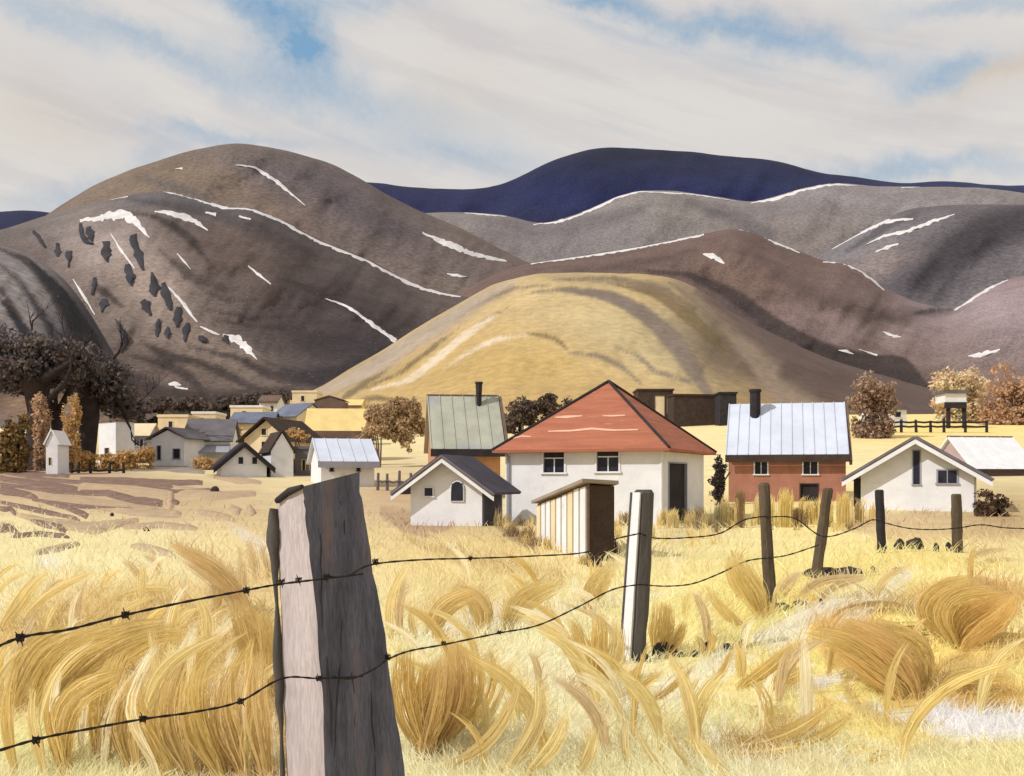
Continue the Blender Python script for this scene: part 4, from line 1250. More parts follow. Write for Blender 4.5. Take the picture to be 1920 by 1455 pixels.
b.hexa([(a0.x, 148.5, a0.z - .8), (a1.x, 148.5, a0.z - .8), (a1.x, 148.9, a0.z - .8), (a0.x, 148.9, a0.z - .8),
        (a0.x, 148.5, a0.z - .005), (a1.x, 148.5, a0.z - .005), (a1.x, 148.9, a0.z - .005), (a0.x, 148.9, a0.z - .005)])
b.build('crossbeam', M_dark, t)

# dark barns behind the red roof
h = House('dark_barn', 'dark brown flat barn with two pale openings, behind the red roof on its right', 'barn', 1196, 1262, 200, 200, 7, 732, M_brown)
hs = [h.hole(1228, 1246, 742, 790), h.hole(1250, 1258, 742, 776)]
h.walls(hs)
h.roof_flat(M_brown, th=.3)
for q in hs:
    b = B()
    b.hexa([h.P(q[0], .12, q[2]), h.P(q[1], .12, q[2]), h.P(q[1], .2, q[2]), h.P(q[0], .2, q[2]), h.P(q[0], .12, q[3]), h.P(q[1], .12, q[3]), h.P(q[1], .2, q[3]), h.P(q[0], .2, q[3])])
    b.build('pale_door', M_cream, h.root)
h = House('dark_barn', 'longer dark brown barn directly left of the pale tin roof', 'barn', 1263, 1344, 196, 197, 7, 742, M_brown)
h.walls([])
h.roof_flat(M_brown, th=.3)
h = House('dark_shed', 'small square dark shed whose top shows over the left end of the pale tin roof', 'shed', 1350, 1381, 190, 190, 5, 738, M_dark)
h.walls([])
h.roof_flat(M_dark, th=.3)

# left part of the village -------------------------------------------------
h = House('white_tower', 'tall narrow white tower with a brown cap below the dark trees', 'tower', 185, 217, 104, 102, 1.9, 788, M_white)
dq = h.hole(196, 205, 840, 856)
h.walls([dq])
h.roof_hip(zat(762, 103), M_brownroof, oh=.12, cap=None)
h.window(dq, mull=None, name='door', frame=M_cream)
h = House('white_hut', 'small white pointed hut between the tan poplar and the ochre bush at far left', 'hut', 86, 108, 79, 79, 2, 832, M_white)
dq = h.hole(91, 96, 858, 872)
h.walls([dq], gable=('y', zat(810, 79)))
h.roof_gable_y(zat(810, 79), M_white, oh=.1, ohf=.1)
h.window(dq, mull=None, name='door', frame=M_cream)

h = House('cream_row_house', 'small cream house with a row of grey windows right of the white tower', 'house', 230, 277, 112, 112, 4, 816, M_cool)
hs = [h.hole(236 + i * 13, 243 + i * 13, 820, 836) for i in range(3)]
h.walls(hs, gable=('x', zat(796, 114)))
h.roof_gable_x(zat(796, 114), M_cream, oh=.3, fascia=(M_greyroof, .3))
for q in hs:
    h.window(q, mull=None)

h = House('long_grey_roofed_house', 'white house with a long dark grey roof and two odd windows in the left village', 'house', 284, 345, 95, 94, 5.5, 822, M_white)
hs = [h.hole(294, 302, 836, 862), h.hole(324, 338, 842, 860)]
h.walls(hs, gable=('y', zat(806, 94)))
h.roof_gable_y(zat(804, 94), M_greyroof, oh=.4, ohf=.3)
for q in hs:
    h.window(q, mull=None, frame=M_cool)
x = House('grey_roofed_wing', 'long low wing with dark grey roof attached right of the white windowed house', 'house', 347, 432, 97, 97.5, 6, 824, M_white)
hs = [x.hole(350, 362, 844, 868)]
x.walls(hs, gable=('x', zat(788, 100)))
x.roof_gable_x(zat(788, 100), M_greyroof, oh=.4)
x.window(hs[0], mull=None, name='door', frame=M_mauve)
b = B()
b.slab(x.P(.9, -1.2, x.ze - 1.15), x.P(x.w, -1.2, x.ze - 1.15), x.P(x.w, -.004, x.ze - .45), x.P(.9, -.004, x.ze - .45), .12)
b.build('porch_roof', M_cool, x.root)

h = House('brown_gabled_house', 'cream gabled house with dark brown roof trim and two small stacked windows', 'house', 458, 540, 88, 87, 6, 822, M_cream)
h.walls([], gable=('y', zat(789, 87.5)))
h.roof_gable_y(zat(786, 87.5), M_brown, oh=.5, ohf=.4, cap=M_brown)
h.window((h.front_uz(490, 800)[0], h.front_uz(500, 800)[0], h.front_uz(490, 816)[1], h.front_uz(490, 804)[1]), proud=True, mull=None, frame=M_cream)
h.window((h.front_uz(490, 826)[0], h.front_uz(500, 826)[0], h.front_uz(490, 842)[1], h.front_uz(490, 828)[1]), proud=True, mull=None, frame=M_cream)
h = House('black_roofed_cottage', 'low white cottage under an arched black roof edge, lowest in the left village', 'cottage', 415, 500, 75.5, 76.5, 4.5, 870, M_white)
h.walls([], gable=('y', zat(838, 76)))
h.roof_gable_y(zat(834, 76), M_dark, oh=.55, ohf=.35, barge=M_dark, barge_w=.24, cap=M_dark)
for px in (446, 472):
    h.window((h.front_uz(px, 860)[0], h.front_uz(px + 11, 860)[0], h.front_uz(px, 870)[1], h.front_uz(px, 857)[1]), proud=True, mull=None)
h = House('bright_white_house', 'plain bright white house with a steep gable between the brown gable and the grey shed', 'house', 508, 550, 77, 77.6, 4, 846, M_white)
h.walls([], gable=('y', zat(812, 77.5)))
h.roof_gable_y(zat(812, 77.5), M_brown, oh=.15, ohf=.1)
h = House('dark_grey_shed', 'dark grey open shed beside the bright white house', 'shed', 553, 597, 79, 79, 3, 842, M_greyroof)
hs = [h.hole(566, 573, 862, 882), h.hole(580, 588, 862, 882)]
h.walls(hs)
h.roof_flat(M_greyroof, th=.2, oh=.1)
for q in hs:
    h.window(q, mull=None, name='door', frame=M_yellow)
h = House('pale_roofed_house', 'white house with a pale grey roof behind the big near fence post', 'house', 602, 702, 68, 69, 5, 862, M_white)
hs = [h.hole(618, 626, 872, 884), h.hole(668, 676, 872, 884)]
h.walls(hs, gable=('x', zat(828, 71)))
h.roof_gable_x(zat(826, 71), M_tin, oh=.45, fascia=(M_cool, .3), seams=.7)
for q in hs:
    h.window(q, mull=None, frame=M_cool)
h = House('yellow_roofed_barn', 'long barn with flat yellow roof and brown eave, behind the pale grey roof', 'barn', 572, 684, 104, 104.5, 6, 805, M_yellow)
hs = [h.hole(606 + 34 * i, 615 + 34 * i, 808, 818) for i in range(2)]
h.walls(hs, gable=('x', zat(770, 107)))
h.roof_gable_x(zat(768, 107), M_yellow, oh=.4, ohs=.1, fascia=(M_brownroof, .85))
for q in hs:
    h.window(q, mull=None, frame=M_cream)
h = House('brown_shed', 'low rounded brown shed showing above the yellow roof', 'shed', 590, 644, 135, 135, 4, 752, M_brownroof)
h.walls([], gable=('y', zat(743, 135)))
h.roof_gable_y(zat(744, 135), M_brownroof, oh=.1, ohf=.1)
h = House('blue_roofed_house', 'cream house with a blue grey roof behind the brown gabled house', 'house', 432, 508, 118, 118, 5, 792, M_cream)
h.walls([], gable=('x', zat(776, 121)))
h.roof_gable_x(zat(775, 121), M_blueroof, oh=.4)
h = House('blue_roofed_house', 'pale house with a deep blue roof left of the long yellow roof', 'house', 510, 556, 122, 120, 5, 780, M_cream)
h.walls([], gable=('x', zat(760, 123)))
h.roof_gable_x(zat(758, 123), M_blueroof, oh=.4)
for lab, a_, b_, e_, d_ in (('flat cream house touching the dark slope, above the blue grey roof', 432, 492, 764, 150), ('small cream house with a white front above the long grey roof', 360, 404, 776, 138),
                            ('pale pink block house high at the foot of the yellow mound', 548, 594, 736, 165), ('cream gabled house above the two odd windows', 296, 352, 782, 128)):
    h = House('cream_house', lab, 'house', a_, b_, d_, d_, 5, e_, M_cream)
    h.walls([])
    h.roof_flat(M_cream if 'grey roof' not in lab else M_white, th=.3, oh=.1)
    q = (h.w * .35, h.w * .5, h.ze - 1.3, h.ze - .5)
    h.window(q, proud=True, mull=None, frame=M_cream)

for args, roofm, zr_, lab in (
        ((352, 398, 124, 124, 5, 800, M_cream), M_brownroof, 786, 'cream house with a tan brown roof peeping over the long grey roof'),
        ((556, 600, 128, 128, 5, 792, M_cream), M_cream, 778, 'low cream house with a cream roof left of the long yellow barn'),
        ((640, 676, 150, 150, 5, 760, M_yellow), M_yellow, 750, 'small yellow house above the right end of the long yellow barn'),
        ((486, 520, 160, 160, 5, 752, M_white), M_brownroof, 742, 'tiny white house with a brown roof high on the left slope foot'),
        ((398, 430, 108, 108, 4, 838, M_cream), M_yellow, 826, 'low cream house with yellow roof right behind the grey roofed wing')):
    h = House('village_house', lab, 'house', *args)
    h.walls([], gable=('x', zat(zr_, args[2] + 2)))
    h.roof_gable_x(zat(zr_, args[2] + 2), roofm, oh=.35, ohs=.2, fascia=(M_brownroof, .25))
    h.window((h.w * .25, h.w * .42, h.ze - 1.5, h.ze - .7), proud=True, mull=None, frame=M_cream)
    h.window((h.w * .62, h.w * .79, h.ze - 1.5, h.ze - .7), proud=True, mull=None, frame=M_cream)

# hen coop with pale slats in the meadow -----------------------------------
t = thing('slatted_coop', 'lean-to coop with pale slatted side and dark front before the red roofed house', 'coop', G(1100, 22))
A1 = Vector(((1102 - CX) * 21.5 / F, 21.5, 0))
A0 = Vector(((1008 - CX) * 26.5 / F, 26.5, 0))
ztop1, ztop0 = zat(906, 21.5), zat(945, 26.5)
b = B()
nrm = Vector((A1.y - A0.y, -(A1.x - A0.x), 0)).normalized()      # to the left, outwards
if nrm.x > 0:
    nrm = -nrm
into = -nrm
wd = .85
b.hexa([A0 + Vector((0, 0, -.2)), A1 + Vector((0, 0, -.2)), A1 + into * .04 + Vector((0, 0, -.2)), A0 + into * .04 + Vector((0, 0, -.2)),
        A0 + Vector((0, 0, ztop0)), A1 + Vector((0, 0, ztop1)), A1 + into * .04 + Vector((0, 0, ztop1)), A0 + into * .04 + Vector((0, 0, ztop0))])
b.build('side_wall', M_brownroof, t)
for i in range(9):
    f0, f1 = (i + .08) / 9, (i + .84) / 9
    b = B()
    q0, q1 = A0.lerp(A1, f0) + nrm * .004, A0.lerp(A1, f1) + nrm * .004
    za, zb2 = ztop0 + (ztop1 - ztop0) * f0 - .05, ztop0 + (ztop1 - ztop0) * f1 - .05
    jz = rnd.uniform(-.02, .02)
    b.hexa([q0 + Vector((0, 0, -.1)), q1 + Vector((0, 0, -.1)), q1 + nrm * .03 + Vector((0, 0, -.1)), q0 + nrm * .03 + Vector((0, 0, -.1)),
            q0 + Vector((0, 0, za + jz)), q1 + Vector((0, 0, zb2 + jz)), q1 + nrm * .03 + Vector((0, 0, zb2 + jz)), q0 + nrm * .03 + Vector((0, 0, za + jz))])
    b.build('slat', M_white if i % 3 else M_cream, t)
C1 = Vector(((1152 - CX) * 21.9 / F, 21.9, 0))
C0 = C1 + (A0 - A1)
b = B()
b.hexa([A1 + into * .05 + Vector((0, .02, -.2)), C1 + Vector((0, .02, -.2)), C1 + Vector((0, .08, -.2)), A1 + into * .05 + Vector((0, .08, -.2)),
        A1 + into * .05 + Vector((0, .02, ztop1 - .04)), C1 + Vector((0, .02, ztop1 - .06)), C1 + Vector((0, .08, ztop1 - .06)), A1 + into * .05 + Vector((0, .08, ztop1 - .04))])
b.build('door', M_brown, t)
b = B()
b.hexa([C1 + Vector((0, .1, -.2)), C0 + Vector((0, 0, -.2)), C0 + Vector((-.04, 0, -.2)), C1 + Vector((-.04, .1, -.2)),
        C1 + Vector((0, .1, ztop1 - .06)), C0 + Vector((0, 0, ztop0)), C0 + Vector((-.04, 0, ztop0)), C1 + Vector((-.04, .1, ztop1 - .06))])
b.build('far_wall', M_brown, t)
b = B()
e = .14
R0, R1 = A0 + nrm * e + (A0 - A1).normalized() * .1, A1 + nrm * e - (A0 - A1).normalized() * .14
S0, S1 = C0 - nrm * .05, C1 - nrm * .05 - (A0 - A1).normalized() * .14
b.slab(R1 + Vector((0, 0, ztop1 + .09)), S1 + Vector((0, 0, ztop1 + .05)), S0 + Vector((0, 0, ztop0 + .08)), R0 + Vector((0, 0, ztop0 + .08)), .07)
b.build('roof', M_greyband, t)

# ---------------------------------------------------------------- trees and bushes


def leafcloud(name, ells, n, size, cols_, parent=None, m=None, flat=1.0, up=0.0):
    """small leaf faces through the volume of several ellipsoids: (centre, radii)"""
    vol = np.array([e[1][0] * e[1][2] for e in ells])
    k = rng.choice(len(ells), n, p=vol / vol.sum())
    dirs = rng.normal(size=(n, 3))
    dirs /= np.linalg.norm(dirs, axis=1)[:, None]
    rad = rng.random(n) ** 0.40
    lump = 1 + .38 * vnoise(dirs[:, 0] * 3 + k * 7, dirs[:, 2] * 3, 4) + .12 * vnoise(dirs[:, 0] * 9 + k, dirs[:, 2] * 9, 5)
    cen = np.array([tuple(e[0]) for e in ells])[k]
    rr = np.array([e[1] for e in ells])[k]
    p = cen + dirs * rr * (rad * lump)[:, None]
    q3 = p / (size * 6)
    keep = (vnoise(q3[:, 0] + q3[:, 1], q3[:, 2], 12) + .5 * vnoise(q3[:, 1] * 2, q3[:, 2] * 2 + q3[:, 0] * 2, 13)) > -.42
    p, dirs, n = p[keep], dirs[keep], int(keep.sum())
    a = rng.normal(size=(n, 3))
    a /= np.linalg.norm(a, axis=1)[:, None]
    bvec = np.cross(a, dirs + rng.normal(size=(n, 3)) * .5)
    bvec /= np.linalg.norm(bvec, axis=1)[:, None] + 1e-9
    s = size * (.55 + .7 * rng.random(n))[:, None]
    v = np.stack([p - a * s, p + bvec * s * .55, p + a * s, p - bvec * s * .55], 1)
    off = np.zeros(3)
    q = parent
    while q is not None:
        off += np.array(q.location)
        q = q.parent
    v = v.reshape(-1, 3) - off
    f = np.arange(n * 4).reshape(-1, 4)
    cc = np.array([lin(*c)[:3] for c in cols_])
    cc = cc * .82 + cc.mean(1, keepdims=True) * .18
    tone = vnoise(p[:, 0] * 1.3 / (size * 5), p[:, 2] * 1.3 / (size * 5), 8) * .5 + .5
    ci = np.clip((tone * len(cc)).astype(int), 0, len(cc) - 1)
    pick = rng.random(n) < .3
    ci[pick] = rng.integers(0, len(cc), pick.sum())
    c = np.minimum(cc[ci] * (1.25 + .35 * rng.random(n))[:, None], .8)
    return link(name, v, f, m or M_leaf, parent, colors=np.repeat(c, 4, 0))


def ell(px, py, rx, ry, d, depth=None):
    c = W(px, py, d)
    return (c, (rx * d / F, depth or rx * d / F, ry * d / F))


def branches(b, start, direction, length, radius, depth_):
    pts, rads = [start], [radius]
    p, dv = start.copy(), direction.normalized()
    for i in range(4):
        dv = (dv + Vector((rnd.uniform(-.22, .22), rnd.uniform(-.22, .22), rnd.uniform(-.05, .18)))).normalized()
        p = p + dv * length / 4
        pts.append(p)
        rads.append(radius * (1 - .17 * (i + 1)))
    b.tube(pts, rads, 5, cap=False)
    if depth_ > 0:
        for i in range(3 if depth_ > 1 else 4):
            q = pts[rnd.choice([2, 3, 4])]
            dd = (dv + Vector((rnd.uniform(-.9, .9), rnd.uniform(-.9, .9), rnd.uniform(-.2, .6)))).normalized()
            branches(b, q, dd, length * rnd.uniform(.55, .75), radius * .42, depth_ - 1)


def tree(name, label, trunk_px, d, limbs, crown, n, size, cols_, barkm=M_bark, twigs=2):
    """trunk and limbs given as picture outlines carried to distance d"""
    base = G(trunk_px[0][0], d)
    t = thing(name, label, 'tree', base)
    b = B()
    pts = [W(x, y, d) for x, y, r in trunk_px]
    pts[0] = Vector((pts[0].x, d, base.z - .3))
    b.tube(pts, [r * d / F for x, y, r in trunk_px], 10, wob=.12)
    b.build('trunk', barkm, t, smooth=True)
    for lm in limbs:
        b = B()
        P = [W(x, y, d + dy) for x, y, r, dy in lm]
        b.tube(P, [r * d / F for x, y, r, dy in lm], 7, cap=False, wob=.1)
        if twigs:
            branches(b, P[-1], P[-1] - P[-2], 2.2 * d / 90, lm[-1][2] * d / F * .8, twigs)
            branches(b, P[-2], (P[-1] - P[-2]) + Vector((rnd.uniform(-1, 1), 0, .6)), 1.8 * d / 90, lm[-1][2] * d / F * .6, 1)
        b.build('limb', barkm, t, smooth=True)
    if crown:
        leafcloud('crown', [ell(*c[:4], d + (c[4] if len(c) > 4 else 0)) for c in crown], n, size, cols_, t)
    return t


DK = [(86, 76, 76), (104, 90, 84), (74, 70, 76), (124, 106, 98)]
tree('dark_tree', 'dark bare tree with thick spreading trunk at the far left edge', [(72, 800, 24), (72, 770, 20), (70, 740, 22), (66, 712, 26)], 88,
     [[(66, 720, 14, 0), (40, 690, 10, 1), (10, 660, 6, 2)], [(72, 720, 13, 0), (100, 700, 9, -1), (130, 680, 5, -1)], [(64, 715, 12, 0), (66, 680, 8, 0), (60, 650, 5, 0)],
      [(70, 765, 7, 0), (100, 742, 6, -1), (122, 715, 5, -1)]],
     [(40, 690, 70, 34, 0), (90, 676, 60, 34, 2), (-20, 660, 60, 50, 0), (20, 716, 50, 26, 1), (70, 650, 46, 24, 0), (30, 662, 70, 30, 1), (130, 668, 50, 30, 2)], 11000, .22, DK)
tree('forked_tree', 'dark tree forking in a Y above the white hut', [(107, 832, 9), (107, 800, 10), (106, 772, 13)], 90,
     [[(104, 778, 9, 0), (90, 752, 7, 0), (76, 735, 6, 0), (60, 722, 4, 0)], [(108, 778, 7, 0), (120, 752, 6, 0), (132, 730, 6, 0), (140, 712, 4, 0)],
      [(106, 772, 5, 0), (104, 748, 4, 0), (106, 720, 3, 0)], [(100, 770, 4, 0), (90, 740, 4, 0), (86, 715, 3, 0)]],
     [(110, 706, 60, 22, 0), (140, 690, 50, 28, 1), (80, 712, 40, 16, 0)], 6500, .22, DK)
tree('dark_tree', 'massive black trunked tree left of the white tower', [(165, 850, 11), (165, 820, 17), (166, 780, 20), (165, 748, 19), (163, 720, 17)], 94,
     [[(170, 745, 12, 0), (196, 735, 9, 0), (222, 745, 6, 0), (235, 780, 4, 0)], [(160, 730, 12, 0), (150, 700, 8, 0), (140, 670, 5, 0)], [(168, 728, 11, 0), (185, 700, 8, 0), (205, 680, 5, 0)]],
     [(170, 716, 60, 34, 0), (215, 738, 46, 26, 1), (150, 684, 56, 34, 0), (196, 700, 46, 30, 1), (230, 768, 26, 22, 2), (200, 756, 24, 18, 1)], 9500, .22, DK)
tree('dark_tree', 'dark leafy tree hanging over the cream row house', [(225, 822, 5), (226, 800, 7), (224, 780, 8)], 108,
     [[(224, 785, 6, 0), (238, 765, 5, 0), (256, 756, 3, 0)]], [(246, 770, 34, 18, 0), (222, 780, 18, 16, 0), (262, 762, 26, 12, 1)], 3600, .24, DK + [(96, 84, 88)])


def bush(name, label, cat, d, ells, n, size, cols_, px=None):
    n = int(n * 2.3)
    ells = list(ells)
    cx = px or ells[0][0]
    t = thing(name, label, cat, G(cx, d))
    b = B()
    e0 = ells[0]
    top = W(e0[0], e0[1], d)
    g = G(e0[0], d, -.2)
    for k in range(3):
        q = Vector((g.x + rnd.uniform(-.1, .1), d, g.z))
        b.tube([q, q.lerp(top, .5) + Vector((rnd.uniform(-.3, .3), 0, 0)), top + Vector((rnd.uniform(-.6, .6), 0, 0))], [.09, .07, .03], 5)
    b.build('stem', M_barkbrown, t)
    full = []
    for c in ells:
        full.append(ell(*c[:4], d + (c[4] if len(c) > 4 else 0)))
    # the lowest lumps reach the ground
    gpy = HY + F * (EYE - g.z) / d
    for c in ells:
        if c[1] + c[3] > gpy - 26:
            full.append(ell(c[0], gpy - 5, c[2] * .8, 9, d))
    if cat != 'tree' or d > 150:
        for c in ells[:3]:
            bot = c[1] + c[3] * .7
            if gpy > bot:
                full.append(ell(c[0], (bot + gpy) / 2, c[2] * .85, (gpy - bot) / 2 + 6, d))
    leafcloud('foliage', full, n, size, cols_, t)
    return t


OC = [(190, 146, 70), (176, 134, 66), (198, 160, 88)]
TN = [(182, 142, 104), (170, 130, 92), (192, 156, 116)]
OL = [(128, 98, 44), (112, 84, 40), (146, 112, 54), (92, 74, 42)]
BR = [(164, 132, 86), (150, 118, 76), (178, 146, 98)]
bush('olive_bush', 'dark olive bush at the foot of the thick spreading tree, far left', 'bush', 82, [(32, 822, 22, 36), (14, 836, 26, 28), (40, 800, 16, 24), (26, 846, 28, 12)], 4500, .17, OL)
bush('tan_poplar', 'tall tan bush left of the white hut', 'bush', 86, [(78, 790, 16, 44), (74, 760, 14, 22), (76, 834, 10, 30)], 3200, .16, TN)
bush('ochre_poplar', 'tall ochre bush right of the white hut', 'bush', 84, [(133, 800, 15, 48), (128, 840, 20, 28), (138, 770, 12, 28)], 3600, .16, OC)
bush('ochre_hedge', 'low clipped ochre hedge below the white tower', 'hedge', 88, [(165, 858, 22, 11), (205, 860, 24, 9), (240, 857, 22, 13), (268, 854, 20, 15), (282, 852, 10, 16)], 3600, .15, OC, px=215)
bush('ochre_hedge', 'short ochre hedge right of the odd windowed white house', 'hedge', 88, [(375, 866, 16, 8), (395, 865, 16, 8)], 1000, .13, OC)
bush('ochre_bush', 'ochre bush tucked under the brown gabled roof', 'bush', 82, [(562, 822, 16, 16), (548, 812, 10, 10)], 1100, .15, OC)
bush('round_brown_tree', 'round brown ochre tree between the yellow roof and the weathered tin roof', 'tree', 92,
     [(712, 792, 28, 30), (740, 782, 28, 30), (766, 790, 28, 40), (782, 800, 18, 30), (752, 762, 26, 16), (766, 826, 22, 16), (730, 800, 24, 22)], 6000, .17, BR, px=760)
bush('dark_thicket', 'dark brown thicket behind the left slope of the red roof', 'thicket', 70, [(985, 775, 34, 26), (1025, 762, 26, 20), (1062, 765, 24, 14), (960, 795, 22, 24), (1034, 748, 14, 10)], 5000, .16,
     [(96, 78, 62), (80, 64, 54), (110, 90, 70)], px=1000)
bush('brown_bush', 'round brown bush behind the right end of the rust brown house', 'bush', 130, [(1636, 736, 34, 38), (1614, 760, 24, 30), (1660, 756, 22, 30), (1636, 780, 34, 20)], 3200, .26,
     [(148, 116, 94), (136, 106, 86), (158, 128, 104)])
bush('cream_willow', 'pale cream leaning tree behind the raised tank', 'tree', 175, [(1780, 740, 34, 44), (1822, 736, 32, 44), (1800, 716, 40, 22), (1800, 770, 40, 24)], 3600, .34,
     [(206, 178, 134), (190, 154, 110), (216, 192, 150)], px=1800)
bush('russet_bush', 'large russet bush at the right edge on the rise', 'bush', 165, [(1885, 745, 44, 52), (1925, 755, 46, 48), (1862, 770, 26, 30)], 5200, .32,
     [(180, 138, 98), (168, 126, 88), (192, 152, 112)])
bush('dark_foliage', 'dark brown shrub right of the white gabled house', 'shrub', 44, [(1850, 935, 22, 16), (1872, 942, 22, 14), (1840, 950, 14, 12)], 2600, .07,
     [(96, 70, 50), (80, 58, 44), (112, 82, 56)])
bush('dark_foliage', 'slim dark shrub at the left corner of the rust brown house', 'shrub', 55, [(1350, 885, 12, 28), (1344, 905, 14, 12)], 1500, .08, [(72, 62, 58), (60, 52, 52)])  # leaf mass added where a dark shadow lies beside the house

bush('ochre_bush', 'ochre bush between the yellow barn and the round brown tree', 'bush', 96, [(692, 812, 14, 20), (676, 828, 16, 12)], 1500, .18, BR)
bush('ochre_bush', 'low ochre bush row just above the long grey roofed wing', 'bush', 112, [(440, 806, 16, 8), (420, 804, 12, 8)], 1000, .2, BR)
bush('brown_scrub', 'brown scrub on the slope foot right of the yellow barn, far back', 'scrub', 175, [(700, 772, 22, 14), (665, 764, 18, 10), (730, 768, 18, 10)], 2200, .36, BR, px=700)
bush('brown_scrub', 'brown scrub at the mound foot behind the weathered tin roof', 'scrub', 170, [(945, 792, 22, 14), (920, 786, 16, 10)], 1800, .36, [(120, 98, 78), (104, 84, 70)], px=940)
DT = [(92, 76, 68), (78, 66, 62), (104, 88, 78)]
bush('dark_thicket', 'dark brown thicket at the slope foot above the long grey roof', 'thicket', 178, [(262, 768, 34, 20), (305, 764, 36, 18), (350, 760, 36, 16), (388, 768, 24, 14), (232, 776, 20, 22)], 5200, .42, DT, px=310)
bush('dark_thicket', 'dark brown thicket at the slope foot left of the pale pink block house', 'thicket', 182, [(440, 756, 34, 14), (480, 752, 34, 14), (520, 746, 26, 14), (415, 764, 20, 14)], 3800, .42, DT, px=470)

# low dark fence rails in the village --------------------------------------


def railfence(label, px_list, d, ht, m, rails=(0.55,), group=None):
    t = thing('rail_fence', label, 'fence', G(px_list[0], d), group)
    tops = []
    for px in px_list:
        b = B()
        g = G(px, d, -.15)
        hh = ht * rnd.uniform(.85, 1.15)
        b.tube([g, g + Vector((rnd.uniform(-.08, .08), 0, hh + .15))], [.09 * d / 60, .07 * d / 60], 6)
        b.build('post', m, t)
        tops.append(g + Vector((0, 0, .15)))
    for r_ in rails:
        for p, q in zip(tops, tops[1:]):
            b = B()
            mid = p.lerp(q, .5) + Vector((0, 0, ht * r_ - .1))
            b.tube([p + Vector((0, -.08, ht * r_)), mid + Vector((0, -.08, 0)), q + Vector((0, -.08, ht * r_))], .055 * d / 60, 5)
            b.build('rail', m, t)
    return t


railfence('short dark rail fence beside the furrows at the left', [134, 147, 170, 205, 232], 82, .75, M_dark, rails=(.35,))
railfence('small curved rail fence beside the pale grey roofed house', [708, 726, 748, 772, 784], 66, 1.1, M_greyroof, rails=(.55,))
railfence('dark rail fence along the top of the yellow rise at right', [1636, 1662, 1690, 1718, 1745, 1770, 1810, 1850], 140, 1.6, M_dark, rails=(.85, .5))

# ---------------------------------------------------------------- ploughed rows at left


def berm(name, pts, widths, m, hgt=.09, parent=None):
    """a low ridge of earth lying on the ground; pts in the picture, carried to the ground"""
    pts = np.array(pts, float)
    seg = np.r_[0, np.cumsum(np.hypot(*(np.diff(pts, axis=0).T)))]
    n = max(8, int(seg[-1] / 8))
    tt = np.linspace(0, seg[-1], n)
    x, y = np.interp(tt, seg, pts[:, 0]), np.interp(tt, seg, pts[:, 1])
    wd = np.interp(tt / seg[-1], np.linspace(0, 1, len(widths)), widths)
    tx, ty = np.gradient(x), np.gradient(y)
    L = np.hypot(tx, ty)
    nx, ny = -ty / L, tx / L
    sd = rnd.randrange(999)
    out, fs = [], []
    ds = np.linspace(4.5, 140, 2200)
    ac = [-1, -.55, 0, .55, 1]
    for i in range(n):
        for a in ac:
            r = 1 + .2 * float(vnoise(np.array([i * .5]), np.array([a * 3.]), sd)[0])
            qx, qy = x[i] + nx[i] * wd[i] * .5 * a * r, y[i] + ny[i] * wd[i] * .5 * a * r
            xx = (qx - CX) * ds / F
            pz = HY + F * (EYE - gz(xx, ds)) / ds
            j = np.argmax(pz <= qy) if (pz <= qy).any() else len(ds) - 1
            d = ds[j] if j == 0 else ds[j - 1] + (ds[j] - ds[j - 1]) * (pz[j - 1] - qy) / (pz[j - 1] - pz[j] + 1e-9)
            g = G(qx, d)
            g.z += (-.03 if abs(a) == 1 else hgt * (1 if a == 0 else .8)) * (1 if 0 < i < n - 1 else .1)
            out.append(g)
    k = len(ac)
    for i in range(n - 1):
        for j in range(k - 1):
            fs.append((i * k + j, i * k + j + 1, (i + 1) * k + j + 1, (i + 1) * k + j))
    return link(name, out, fs, m, parent, smooth=True)


